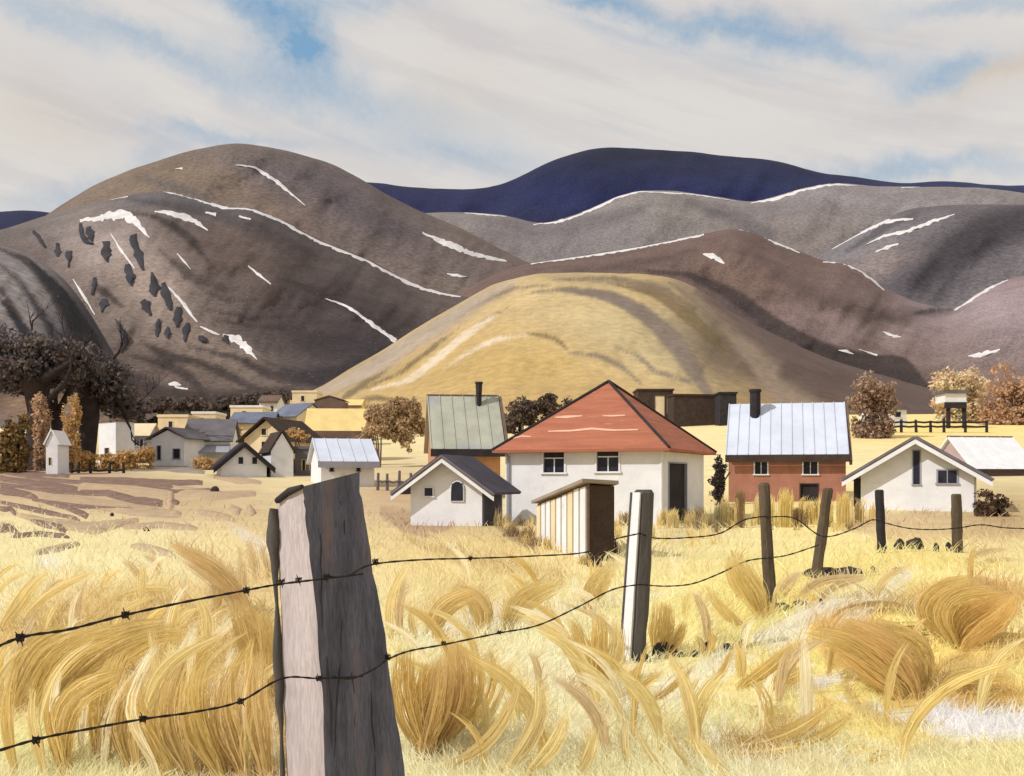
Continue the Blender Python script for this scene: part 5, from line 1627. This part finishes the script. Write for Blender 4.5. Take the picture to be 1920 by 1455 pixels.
pf = bpy.data.objects.new('ploughed_field', None)
COL.objects.link(pf)
pf['kind'] = 'structure'
for p, wd, m in [([(0, 868), (55, 866), (95, 880), (125, 888)], [4, 7, 7, 3], M_greyband), ([(0, 878), (60, 888), (130, 893)], [10, 9, 6], M_soil),
                 ([(0, 897), (70, 907), (145, 918)], [10, 12, 12], M_soil), ([(150, 898), (240, 902), (320, 905), (380, 905)], [7, 12, 12, 9], M_soil),
                 ([(0, 918), (40, 925), (72, 935)], [18, 14, 8], M_soil), ([(150, 922), (200, 925), (250, 938), (305, 944)], [6, 12, 14, 13], M_soil),
                 ([(245, 882), (300, 876), (350, 880), (384, 886)], [6, 12, 14, 6], M_greyband), ([(85, 942), (120, 950), (165, 968)], [8, 9, 11], M_soil),
                 ([(70, 975), (60, 978), (125, 992)], [6, 12, 12], M_soil), ([(0, 990), (18, 990), (36, 1005)], [20, 12, 4], M_soil), ([(0, 955), (20, 955), (30, 966)], [8, 8, 4], M_soil),
                 ([(0, 886), (90, 900), (200, 908), (330, 915)], [4, 7, 6, 4], M_soil), ([(0, 908), (100, 922), (220, 930)], [5, 7, 4], M_soil), ([(60, 938), (150, 950), (260, 957)], [4, 6, 4], M_soil),
                 ([(0, 942), (60, 955), (150, 975)], [5, 8, 4], M_soil), ([(20, 1008), (70, 1002), (130, 1008)], [4, 8, 4], M_soil), ([(250, 912), (330, 922), (400, 918)], [3, 6, 3], M_soil),
                 ([(320, 940), (335, 944)], [12, 8], M_soil), ([(70, 930), (180, 945), (300, 960)], [12, 20, 16], M_soil2), ([(30, 965), (90, 980), (180, 990), (260, 975)], [6, 16, 22, 6], M_soil2),
                 ([(210, 955), (260, 960), (340, 965)], [10, 18, 12], M_soil2), ([(150, 908), (260, 918), (320, 925), (318, 960)], [5, 10, 14, 10], M_soil2),
                 ([(320, 915), (400, 930), (480, 925)], [10, 20, 8], M_soil2), ([(230, 990), (300, 985), (370, 992)], [6, 12, 6], M_soil2), ([(370, 960), (400, 965), (440, 975)], [8, 14, 8], M_soil2),
                 ([(430, 950), (450, 962)], [12, 16], M_soil2), ([(465, 948), (475, 966)], [10, 14], M_soil2), ([(400, 895), (450, 900), (490, 905)], [6, 14, 6], M_soil2),
                 ([(60, 1040), (110, 1030), (150, 1020)], [6, 10, 5], M_soil2), ([(245, 1025), (280, 1030), (330, 1045)], [6, 13, 8], M_soil2)]:
    berm('plough_row', p, [q * 1.25 for q in wd], m, parent=pf)

# ---------------------------------------------------------------- grass
GB = []      # (verts, faces, colours) of all joined grass


def blades(paths, widths, cols_, segs):
    """paths: (N,segs+1,3) centre lines; widths (N,) metres; returns arrays"""
    N, S, _ = paths.shape
    tang = np.gradient(paths, axis=1)
    side = np.cross(tang, np.array([0, 1.0, 0]) + rng.normal(size=(N, 1, 3)) * .35)
    side /= np.linalg.norm(side, axis=2, keepdims=True) + 1e-9
    prof = np.sin(np.linspace(.35, 1, S) * math.pi) ** .7
    prof[-1] = .04
    wv = widths[:, None, None] * prof[None, :, None] * .5
    v = np.stack([paths - side * wv, paths + side * wv], 2)       # N,S,2,3
    v = v.reshape(N, S * 2, 3)
    f0 = []
    for s in range(S - 1):
        f0.append((2 * s, 2 * s + 1, 2 * s + 3, 2 * s + 2))
    f0 = np.array(f0)
    f = (f0[None] + (np.arange(N) * S * 2)[:, None, None]).reshape(-1, 4)
    shade = np.linspace(.93, 1.05, S).repeat(2)[None, :, None]
    c = (cols_[:, None, :] * shade).reshape(-1, 3)
    return v.reshape(-1, 3), f, c


def pathdist(px, py):
    """distance of the ground seen at a picture point"""
    ds = np.linspace(4.5, 60, 1400)
    xx = (px - CX) * ds / F
    pz = HY + F * (EYE - gz(xx, ds)) / ds
    j = int(np.argmax(pz <= py)) if (pz <= py).any() else len(ds) - 1
    return float(ds[j])


def stroke(pts, width, rgb, dens=1.0, var=.1, spread=.5, taper=(.35, .35), bw=.0068, store=True, base=None, short=.25):
    """a sheaf of grass blades standing on the ground, its sweep traced from root (first point) to tip"""
    pts = np.array(pts, float)
    d0 = pathdist(pts[0, 0], pts[0, 1]) if base is None else base
    seg = np.r_[0, np.cumsum(np.hypot(*(np.diff(pts, axis=0).T)))]
    S = 9
    tt = np.linspace(0, seg[-1], S)
    x, y = np.interp(tt, seg, pts[:, 0]), np.interp(tt, seg, pts[:, 1])
    for _ in range(2):
        x[1:-1] = (x[:-2] + 2 * x[1:-1] + x[2:]) / 4
        y[1:-1] = (y[:-2] + 2 * y[1:-1] + y[2:]) / 4
    tx, ty = np.gradient(x), np.gradient(y)
    L = np.hypot(tx, ty) + 1e-9
    nx, ny = -ty / L, tx / L
    bwpx = bw * F / d0
    n = int(max(6, width / bwpx * 3.0 * dens))
    lat = rng.uniform(-1, 1, n)
    k = np.linspace(0, 1, S)
    prof = np.clip(np.interp(k, [0, .4, .8, 1], [taper[0], 1, .75, taper[1]]), 0, 2)
    dep = d0 + rng.uniform(-1, 1, n) * spread * .35
    # some blades stop short so that the sheaf has a feathered end
    endk = 1 - short * rng.random(n) * (np.abs(lat) if short < .3 else 1)
    xs = np.empty((n, S))
    ys = np.empty((n, S))
    for i in range(n):
        kk = k * endk[i]
        pr = np.interp(kk, k, prof)
        xs[i] = np.interp(kk, k, x) + np.interp(kk, k, nx) * lat[i] * width * .5 * pr + rng.normal() * 2.0 + rng.normal() * width * .16 * kk ** 2 + math.sin(i * 1.7) * 1.5 * np.sin(kk * 5 + i)
        ys[i] = np.interp(kk, k, y) + np.interp(kk, k, ny) * lat[i] * width * .5 * pr
    dd = dep[:, None] + np.linspace(0, 1, S)[None, :] * rng.uniform(-.12, .12, n)[:, None]
    P = np.stack([(xs - CX) * dd / F, dd, EYE + (HY - ys) * dd / F], -1)
    g = gz(P[:, 0, 0], P[:, 0, 1])
    P[:, 0, 2] = np.minimum(P[:, 0, 2], g - .01)
    P[:, 1:, 2] = np.maximum(P[:, 1:, 2], gz(P[:, 1:, 0], P[:, 1:, 1]) + .01)
    c = np.array(lin(*rgb)[:3])[None]
    c = (c * .9 + c.mean() * .1) * 1.26 * (1 + rng.uniform(-var, var, n))[:, None]
    r = blades(P, bw * (.6 + .9 * rng.random(n)), c, S)
    if store:
        GB.append(r)
    return r


def joinmesh(lst):
    vs, fs, cs, o = [], [], [], 0
    for v, f, c in lst:
        vs.append(v)
        fs.append(f + o)
        cs.append(c)
        o += len(v)
    return np.concatenate(vs), np.concatenate(fs), np.concatenate(cs)


def tuft(label, strokes, name='grass_tuft', cat='grass tuft'):
    lst = [stroke(*s[:3], store=False, **(s[3] if len(s) > 3 else {})) for s in strokes]
    v, f, c = joinmesh(lst)
    o = link(name, v, f, M_grass, colors=c)
    tag(o, label, cat)
    return o


tuft('big rounded ochre tuft at the right foot of the near post', [
    ([(800, 1415), (770, 1360), (752, 1290), (758, 1205)], 50, OCD), ([(800, 1410), (800, 1350), (800, 1280), (812, 1238)], 60, OCD, dict(dens=1.3)),
    ([(815, 1400), (850, 1340), (862, 1270), (848, 1195)], 64, (208, 172, 98), dict(dens=1.3)), ([(830, 1390), (882, 1330), (902, 1270), (876, 1215)], 40, OCH, dict(dens=1.2)),
    ([(790, 1415), (812, 1340), (826, 1290), (832, 1225)], 60, (206, 172, 100), dict(dens=1.3))])
tuft('fan shaped ochre tuft left of the second fence post', [
    ([(1098, 1285), (1085, 1240), (1050, 1180), (960, 1148)], 26, STR), ([(1102, 1285), (1098, 1230), (1082, 1185), (1070, 1155)], 34, OCH),
    ([(1118, 1285), (1122, 1230), (1124, 1180), (1120, 1145)], 36, OCH, dict(dens=1.2)), ([(1125, 1280), (1150, 1240), (1162, 1200), (1152, 1160)], 34, STR)])
tuft('small ochre tuft right of the second fence post', [
    ([(1232, 1222), (1236, 1190), (1240, 1160), (1238, 1125)], 40, OCH, dict(dens=1.2)), ([(1250, 1228), (1262, 1205), (1278, 1180), (1284, 1162)], 24, OCH), ([(1240, 1225), (1250, 1190), (1256, 1150), (1250, 1130)], 24, OCH)])
tuft('rounded ochre mound of bent grass at the far right', [
    ([(1770, 1190), (1720, 1150), (1760, 1100), (1830, 1085)], 40, OCH), ([(1800, 1210), (1760, 1150), (1800, 1115), (1880, 1110)], 50, OCH, dict(dens=1.2)),
    ([(1800, 1215), (1850, 1180), (1890, 1150), (1905, 1110)], 40, (220, 184, 102), dict(dens=1.2)), ([(1790, 1205), (1800, 1160), (1850, 1130), (1900, 1115)], 50, (218, 182, 100)),
    ([(1760, 1200), (1810, 1190), (1850, 1160), (1880, 1140)], 30, (222, 178, 92))])
tuft('wide arching ochre tuft in the yellow grass right of centre', [
    ([(1700, 1300), (1640, 1240), (1590, 1200), (1510, 1185)], 50, OCH, dict(dens=1.2)), ([(1730, 1290), (1680, 1220), (1640, 1190), (1560, 1162)], 46, (218, 182, 106), dict(dens=1.2)),
    ([(1740, 1280), (1740, 1220), (1700, 1190), (1620, 1165)], 40, OCH), ([(1690, 1305), (1640, 1270), (1600, 1240), (1560, 1215)], 36, (220, 184, 104)),
    ([(1720, 1300), (1690, 1250), (1650, 1215), (1600, 1190)], 50, (218, 182, 104), dict(dens=1.2))])
tuft('broad leaning ochre tuft at the bottom left corner beneath the lower wire', [
    ([(85, 1455), (70, 1400), (55, 1340), (62, 1285)], 22, STR), ([(120, 1455), (105, 1400), (90, 1350), (95, 1300)], 22, OCH), ([(30, 1450), (14, 1400), (8, 1320), (28, 1240)], 20, OCH)])

S_ = stroke
# left foreground sweeps
for p, wd, c in SWEEPS:
    S_(p, wd, c, var=.16)
# mid distance tufts near the houses
for i in range(150):
    px = rnd.uniform(930, 1640)
    py = rnd.uniform(968, 1030) if px < 1350 else rnd.uniform(948, 1000)
    c = rnd.choice([(196, 168, 98), (222, 196, 116), (150, 126, 84), (214, 186, 100), (224, 204, 138)])
    hgt = rnd.uniform(14, 34)
    S_([(px, py), (px + rnd.uniform(-5, 5), py - hgt * .6), (px + rnd.uniform(-12, 12), py - hgt)], rnd.uniform(7, 16), c, bw=.017, taper=(.9, .7), dens=.6, short=.7, base=min(3088 / (py - HY), 38))
for px, py, hh, c in [(1390, 968, 40, (222, 198, 120)), (1440, 958, 34, (226, 204, 128)), (1475, 950, 40, (224, 200, 112)), (1545, 955, 36, (224, 200, 118)), (1580, 950, 30, (222, 196, 116)),
                      (1345, 985, 50, (150, 140, 100)), (1330, 990, 36, (168, 152, 100)), (1360, 975, 46, (184, 164, 104)), (1310, 992, 26, (146, 140, 124)), (1290, 985, 30, (206, 182, 116)), (1265, 975, 22, (212, 190, 124)),
                      (1390, 935, 20, (150, 122, 84)), (1500, 965, 16, (146, 120, 76)), (1555, 985, 24, (152, 126, 84)), (1130, 1050, 40, (74, 58, 50)), (1145, 1045, 44, (84, 66, 52)), (1115, 1062, 30, (70, 56, 50)), (1100, 1058, 20, (200, 172, 100)),
                      (1030, 1030, 26, (206, 180, 104)), (1060, 1035, 24, (210, 184, 110)), (1010, 1024, 24, (150, 122, 84)), (985, 1015, 30, (140, 112, 78)), (960, 1006, 26, (146, 118, 84)), (1085, 1040, 22, (206, 178, 100))]:
    for k in range(4):
        x = px + rnd.uniform(-9, 9)
        S_([(x, py), (x + rnd.uniform(-3, 3), py - hh * .6), (x + rnd.uniform(-8, 8), py - hh)], 12, c, bw=.016, taper=(.8, .8), dens=.7, short=.7, base=min(3088 / (py - HY), 36))

# short filler grass over the meadow, in the tone of the ground it grows on
N = 52000
py = 958 + (1500 - 958) * rng.random(N) ** .8
px = rng.uniform(-120, 2040, N)
d = 3088.0 / (py - HY)
x = (px - CX) * d / F
z = gz(x, d)
pyg = HY + F * (EYE - z) / d
hgt = (0.05 + .10 * rng.random(N)) * (.7 + .6 * (fbm(x * .9, d * .9, 77) + .5)) * np.clip(d / 9, .9, 2.0)
lean = rng.normal(size=(N, 2)) * .5 + np.stack([fbm(x * .5, d * .5, 31) * 1.4, fbm(x * .5, d * .5, 32) * .5], 1)
k = np.linspace(0, 1, 4)
P = np.empty((N, 4, 3))
for i, t_ in enumerate(k):
    P[:, i, 0] = x + lean[:, 0] * hgt * t_ ** 1.8
    P[:, i, 1] = d + lean[:, 1] * hgt * t_ ** 1.8
    P[:, i, 2] = z - .01 + hgt * t_
cc = ground_color(px, pyg) * (1 + rng.uniform(-.09, .09, N))[:, None] * 1.46
cc = np.minimum(cc * .74 + cc.mean(1, keepdims=True) * .26, .9)
GB.append(blades(P, .0045 * (d / 6) * (.6 + .9 * rng.random(N)), cc, 4))
v, f, c = joinmesh(GB)
tag(link('meadow_grass', v, f, M_grass, colors=c), 'dry yellow and ochre meadow grass sweeping across the foreground', 'grass', kind='stuff')

# ---------------------------------------------------------------- barbed wire fence
# near post: bevelled four sided split timber, tapering upwards
t = thing('near_fence_post', 'massive leaning split timber fence post, nearest to the viewer', 'fence post', (W(640, 1455, 3.4).x, 3.45, 0))
D0 = 3.4


def ring(cx0, cx1, cx2, z, jit=0.0):
    """left edge, corner and right edge in picture at distance D0 -> five plan points"""
    dd = D0
    L_, C_, R_ = (cx0 - CX) * (dd + .10) / F, (cx1 - CX) * (dd - .02) / F, (cx2 - CX) * (dd + .13) / F
    return [Vector((L_, dd + .10, z)), Vector((C_, dd - .02, z)), Vector((R_, dd + .13, z)), Vector((R_ - .06, dd + .28, z)), Vector((L_ + .05, dd + .26, z))]


def pyz(py, d=D0):
    return EYE + (HY - py) * d / F


prof = [(1900, 548, 640, 800), (1455, 536, 608, 758), (1330, 532, 606, 738), (1200, 528, 597, 722), (1080, 524, 586, 700), (1000, 520, 576, 688), (940, 520, 570, 680), (918, 526, 568, 674)]
fine = []
for (a, b_) in zip(prof, prof[1:]):
    for k_ in range(4):
        f_ = k_ / 4
        fine.append(tuple(a[i] + (b_[i] - a[i]) * f_ for i in range(4)))
fine.append(prof[-1])
top_z = {0: pyz(935), 1: pyz(912), 2: pyz(884), 3: pyz(890), 4: pyz(925)}
rings = []
for i, (py_, l_, c_, r_) in enumerate(fine):
    j = rnd.uniform(-1.6, 1.6)
    rg = ring(l_ + j, c_ + rnd.uniform(-1.5, 1.5), r_ + rnd.uniform(-1.6, 1.6), max(pyz(py_), -.25))
    if i == len(fine) - 1:
        for q in range(5):
            rg[q].z = top_z[q]
    rings.append(rg)


def strip(i, j, name, m, sub=6, amp=.004, inset=0.0):
    """one face of the timber between corners i and j, with grain relief"""
    vs, fs = [], []
    for rr in rings:
        p, q = rr[i], rr[j]
        nn = Vector(((q - p).y, -(q - p).x, 0)).normalized()
        for s_ in range(sub + 1):
            f_ = s_ / sub
            e_ = (rnd.uniform(-amp, amp)) if 0 < s_ < sub else 0
            vs.append(p.lerp(q, f_) + nn * (e_ + .006 * math.sin(math.pi * f_)))
    n_ = sub + 1
    for a in range(len(rings) - 1):
        for s_ in range(sub):
            fs.append((a * n_ + s_, a * n_ + s_ + 1, (a + 1) * n_ + s_ + 1, (a + 1) * n_ + s_))
    off = t.location
    return link(name, [v - off for v in vs], fs, m, t, smooth=True)


strip(0, 1, 'lit_tone_face', M_postlite)  # sunlit side, put into a paler wood colour
strip(1, 2, 'shade_tone_face', M_postdark, sub=10)  # shaded side, put into a darker wood colour
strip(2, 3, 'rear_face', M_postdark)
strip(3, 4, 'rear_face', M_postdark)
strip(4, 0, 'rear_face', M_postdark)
b = B()
ce = sum((rings[-1][k] for k in range(5)), Vector((0, 0, 0))) / 5
for k in range(5):
    b.poly(rings[-1][k], rings[-1][(k + 1) % 5], ce)
b.build('cut_top', M_postdark, t)
# bark strip along the left edge
b = B()
pts = [rr[0] + Vector((-.012, -.004, 0)) for rr in rings if rr[0].z < pyz(945)]
b.tube(pts, [.004 + .012 * abs(math.sin(i * .37 + 1)) * min(1, i / 6) + (.008 if i > len(pts) * .75 else 0) for i in range(len(pts))], 6)
b.build('bark_strip', M_postedge, t, smooth=True)
b = B()
b.tube([rings[-1][0] + Vector((-.006, -.02, -.008)), rings[-1][0].lerp(rings[-1][1], .5) + Vector((0, -.02, .005)), rings[-1][1] + Vector((0, -.012, 0))], [.010, .012, .007], 6)
b.build('bark_rim', M_dark, t, smooth=True)
# drying cracks in the dark face
for x0, y0, x1, y1 in ((600, 1000, 606, 1180), (640, 1160, 625, 1420), (660, 1260, 668, 1400), (690, 1250, 705, 1455), (640, 940, 650, 1040), (615, 1230, 622, 1400)):
    b = B()
    P_ = []
    for k_ in range(7):
        f_ = k_ / 6
        px_, py_ = x0 + (x1 - x0) * f_ + rnd.uniform(-2, 2), y0 + (y1 - y0) * f_
        r_i = min(range(len(rings)), key=lambda q: abs(rings[q][1].z - pyz(py_)))
        rr = rings[r_i]
        cpx, rpx = CX + F * rr[1].x / rr[1].y, CX + F * rr[2].x / rr[2].y
        ff = min(max((px_ - cpx) / (rpx - cpx), .05), .95)
        q = rr[1].lerp(rr[2], ff)
        P_.append(Vector((q.x, q.y - .0075, pyz(py_, q.y))))
    b.tube(P_, [.0008, .0018, .002, .0022, .002, .0015, .0006], 5)
    b.build('crack', M_dark, t)


def roundpost(label, px0, py0, px1, py1, wpx, m=M_fpost, face=None, lean_d=0.0, d=None):
    """px0,py0 foot in the picture, px1,py1 head"""
    d = d or 3088 / (py0 - HY)
    g = G(px0, d)
    t = thing('fence_post', label, 'fence post', g, 'posts of the barbed wire fence')
    top = W(px1, py1, d + lean_d)
    r = wpx * d / F / 2
    b = B()
    n = 12
    P_, R_ = [], []
    for i in range(n):
        f_ = i / (n - 1)
        p = Vector((g.x, g.y, g.z - .2)).lerp(top, f_)
        P_.append(p + Vector((rnd.uniform(-.05, .05) * r, 0, 0)))
        R_.append(r * (1.08 - .14 * f_) * rnd.uniform(.95, 1.05))
    R_[-1] = r * .72
    P_[-2] = P_[-1] - Vector((0, 0, .03))
    b.tube(P_, R_, 9, wob=.1)
    b.build('post', m, t)
    if face:
        b = B()
        a0, a1 = face
        vs = []
        for k_ in range(9):
            f_ = k_ / 8
            c0 = Vector((g.x, g.y, g.z - .1)).lerp(top, f_ * .985)
            rr = r * (1.08 - .14 * f_)
            vs.append((c0 + Vector((-rr * 1.25, -rr * .1, 0)), c0 + Vector((-rr * .55, -rr * 1.12, 0))))
        for (p, q), (p2, q2) in zip(vs, vs[1:]):
            b.poly(p, q, q2, p2)
            b.poly(p + Vector((.02, .03, 0)), p, p2, p2 + Vector((.02, .03, 0)))
            b.poly(q, q + Vector((.02, .03, 0)), q2 + Vector((.02, .03, 0)), q2)
        b.build('lit_tone_face', a0, t)
        b = B()
        b.tube([p[0] for p in vs], [.013] * 9, 5)
        b.build('bark_strip', a1, t)
    return t, g, top


posts = []
posts.append(roundpost('fence post with its lit side painted pale, second from the viewer', 1188, 1240, 1208, 918, 40, M_postedge, (M_white, M_postedge)))  # white strip paints in the lit left side
posts.append(roundpost('straight dark fence post standing before the rust brown house', 1447, 1148, 1432, 905, 22))
posts.append(roundpost('fence post leaning to the right before the rust brown house', 1527, 1082, 1552, 915, 20))
posts.append(roundpost('blackened thin fence post before the left corner of the white gabled house', 1654, 1036, 1648, 918, 17, M_dark))
posts.append(roundpost('grey brown fence post before the right corner of the white gabled house', 1795, 1036, 1793, 926, 20))

# wires
def wirepts(lst):
    return [W(px, py, d) for px, py, d in lst]


def smoothpath(P_, n=8):
    out = []
    for i in range(len(P_) - 1):
        p0, p1, p2, p3 = P_[max(i - 1, 0)], P_[i], P_[i + 1], P_[min(i + 2, len(P_) - 1)]
        for k_ in range(n):
            u = k_ / n
            out.append(.5 * ((2 * p1) + (p2 - p0) * u + (2 * p0 - 5 * p1 + 4 * p2 - p3) * u * u + (3 * p1 - p0 - 3 * p2 + p3) * u ** 3))
    out.append(P_[-1])
    return out


def wire(label, lst, barbs, r=.0032):
    P_ = wirepts(lst)
    t = thing('barbed_wire', label, 'wire', P_[0], 'strands of barbed wire')
    b = B()
    sp = smoothpath(P_, 10)
    rr = [r * (1 + .012 * 0 + max(0, p.y - 3.4) * .16) * (1 + .25 * math.sin(i * 1.9)) for i, p in enumerate(sp)]
    b.tube(sp, rr, 6)
    b.build('strand', M_wire, t)
    for px, py, d in barbs:
        c = W(px, py, d)
        s = .020 * max(1, d / 5)
        b = B()
        ax = Vector((1, 0, .12))
        co_ = [c + ax * s * .9 * (k_ / 14 - .5) + Vector((0, math.cos(k_ * 1.6), math.sin(k_ * 1.6))) * r * 2.3 for k_ in range(15)]
        b.tube(co_, r * .75 * max(1, d / 5), 5)
        for q in range(4):
            a_ = q * 1.57 + rnd.uniform(-.3, .3) + .6
            b.tube([c, c + Vector((math.cos(a_) * .5 + rnd.uniform(-.2, .2), rnd.uniform(-.3, .3), math.sin(a_))) * s * .95], [r * .9 * max(1, d / 5), r * .25], 5)
        b.build('barb', M_wire, t)
    return t


D1, D2 = 3.35, 9.1
wire('upper barbed wire running left from the near post', [(-420, 1330, 1.75), (-60, 1232, 2.15), (40, 1195, 2.25), (130, 1180, 2.45), (235, 1153, 2.6), (350, 1128, 2.8), (455, 1108, 3.05), (520, 1096, 3.25), (600, 1086, 3.36), (680, 1076, 3.42)],
     [(38, 1196, 2.25), (235, 1153, 2.6), (462, 1107, 3.07), (528, 1092, 3.25), (560, 1088, 3.30), (612, 1082, 3.36)])
wire('lower barbed wire running left from the near post', [(-420, 1520, 2.0), (-60, 1424, 2.3), (70, 1386, 2.5), (160, 1368, 2.65), (270, 1348, 2.8), (370, 1334, 2.95), (450, 1315, 3.1), (530, 1272, 3.25), (600, 1272, 3.36), (680, 1268, 3.42)],
     [(68, 1388, 2.5), (268, 1348, 2.8), (452, 1315, 3.1), (598, 1272, 3.35)])
wire('upper wire between the near post and the pale sided post', [(606, 1080, 3.36), (650, 1080, 3.38), (700, 1058, 3.44), (800, 1049, 4.2), (880, 1047, 5.0), (990, 1043, 6.3), (1100, 1035, 7.6), (1150, 1012, 8.5), (1200, 1000, 9.0)],
     [(704, 1053, 3.46), (882, 1047, 5.0)])
wire('lower wire between the near post and the pale sided post', [(622, 1268, 3.36), (660, 1272, 3.40), (700, 1255, 3.44), (728, 1236, 3.5), (770, 1220, 3.9), (835, 1208, 4.5), (935, 1187, 5.6), (1010, 1172, 6.5), (1080, 1140, 7.6), (1150, 1105, 8.6), (1200, 1096, 9.0)],
     [(727, 1232, 3.5), (832, 1206, 4.5), (936, 1186, 5.6)])
wire('upper wire from the pale sided post to the straight dark post', [(1200, 1000, 9.0), (1230, 1009, 9.4), (1290, 1008, 10.2), (1350, 1000, 11.2), (1395, 975, 12.0), (1436, 968, 12.5)], [])
wire('lower wire from the pale sided post to the straight dark post', [(1200, 1096, 9.0), (1250, 1099, 9.6), (1300, 1094, 10.3), (1350, 1075, 11.3), (1400, 1052, 12.0), (1442, 1046, 12.5)], [])
wire('wire from the straight dark post to the thin black post', [(1436, 970, 12.5), (1490, 972, 14.5), (1545, 1006, 17.0), (1600, 992, 20.0), (1634, 975, 22.5), (1651, 978, 23.3)], [])
wire('wire from the thin black post past the right edge', [(1651, 978, 23.3), (1700, 990, 23.3), (1750, 993, 23.3), (1796, 990, 23.2), (1840, 984, 23.4), (1890, 990, 23.6), (1980, 992, 24.0)], [])
wire('slack lower wire between the straight dark post and the leaning post', [(1442, 1046, 12.5), (1480, 1040, 14.5), (1535, 1022, 17.2)], [])

# stones and clods at the feet of the posts --------------------------------
def stone(label, px, py, wpx, hpx, m=M_stone, ang=0.0):
    d = pathdist(px, py)
    g = G(px, d)
    rx, rz = wpx * d / F / 2, hpx * d / F / 2
    vs, fs = [], []
    nu, nv = 9, 6
    for i in range(nv + 1):
        th = math.pi * i / nv
        for j in range(nu):
            ph = 2 * math.pi * j / nu
            k_ = 1 + rnd.uniform(-.18, .18)
            vs.append(Vector((rx * math.sin(th) * math.cos(ph) * k_, rx * .8 * math.sin(th) * math.sin(ph) * k_, rz * math.cos(th) * k_ + rz * .5)))
    for i in range(nv):
        for j in range(nu):
            fs.append((i * nu + j, i * nu + (j + 1) % nu, (i + 1) * nu + (j + 1) % nu, (i + 1) * nu + j))
    o = link('stone', vs, fs, m)
    o.location = g
    tag(o, label, 'stone', 'dark stones lying along the fence')
    return o


for a in [('flat dark stone against the foot of the pale sided post', 1205, 1240, 34, 20), ('angular dark stone right of the pale sided post', 1245, 1230, 52, 34),
          ('tiny dark stone before the angular one', 1276, 1232, 12, 12), ('round dark stone below the small ochre sprout', 1328, 1222, 26, 24), ('small brown stone left of the ochre sprout', 1304, 1232, 14, 16),
          ('small grey stone right of the ochre sprout', 1364, 1218, 14, 14), ('last small black stone of the row right of the pale sided post', 1392, 1214, 16, 18),
          ('dark stone at the foot of the straight dark post', 1462, 1146, 48, 20), ('pointed dark stone right of the straight dark post', 1500, 1140, 36, 18), ('small upright stone farthest right of the straight dark post', 1538, 1140, 10, 24),
          ('long dark stone at the foot of the leaning post', 1540, 1080, 64, 22), ('second long dark stone right of the leaning post', 1590, 1076, 56, 18), ('small dark stone beyond the long ones', 1637, 1074, 9, 16), ('oval dark stone farthest right of the leaning post', 1681, 1075, 22, 14),
          ('blackish stone between the last two posts, nearest the thin black one', 1687, 1030, 20, 26), ('widest blackish stone between the last two posts', 1716, 1030, 32, 28), ('narrow blackish stone between the last two posts', 1755, 1035, 12, 22),
          ('small blackish stone left of the grey brown post', 1778, 1034, 14, 22), ('small blackish stone right of the grey brown post', 1799, 1032, 12, 16),
          ('black clod below the black roofed cottage', 404, 882, 16, 16), ('dark clod in the stubble left of the near post', 403, 913, 16, 14), ('tiny dark clod in the middle of the furrows', 210, 968, 8, 9), ('small brown clod below the furrows', 275, 996, 14, 10)]:
    stone(*a)
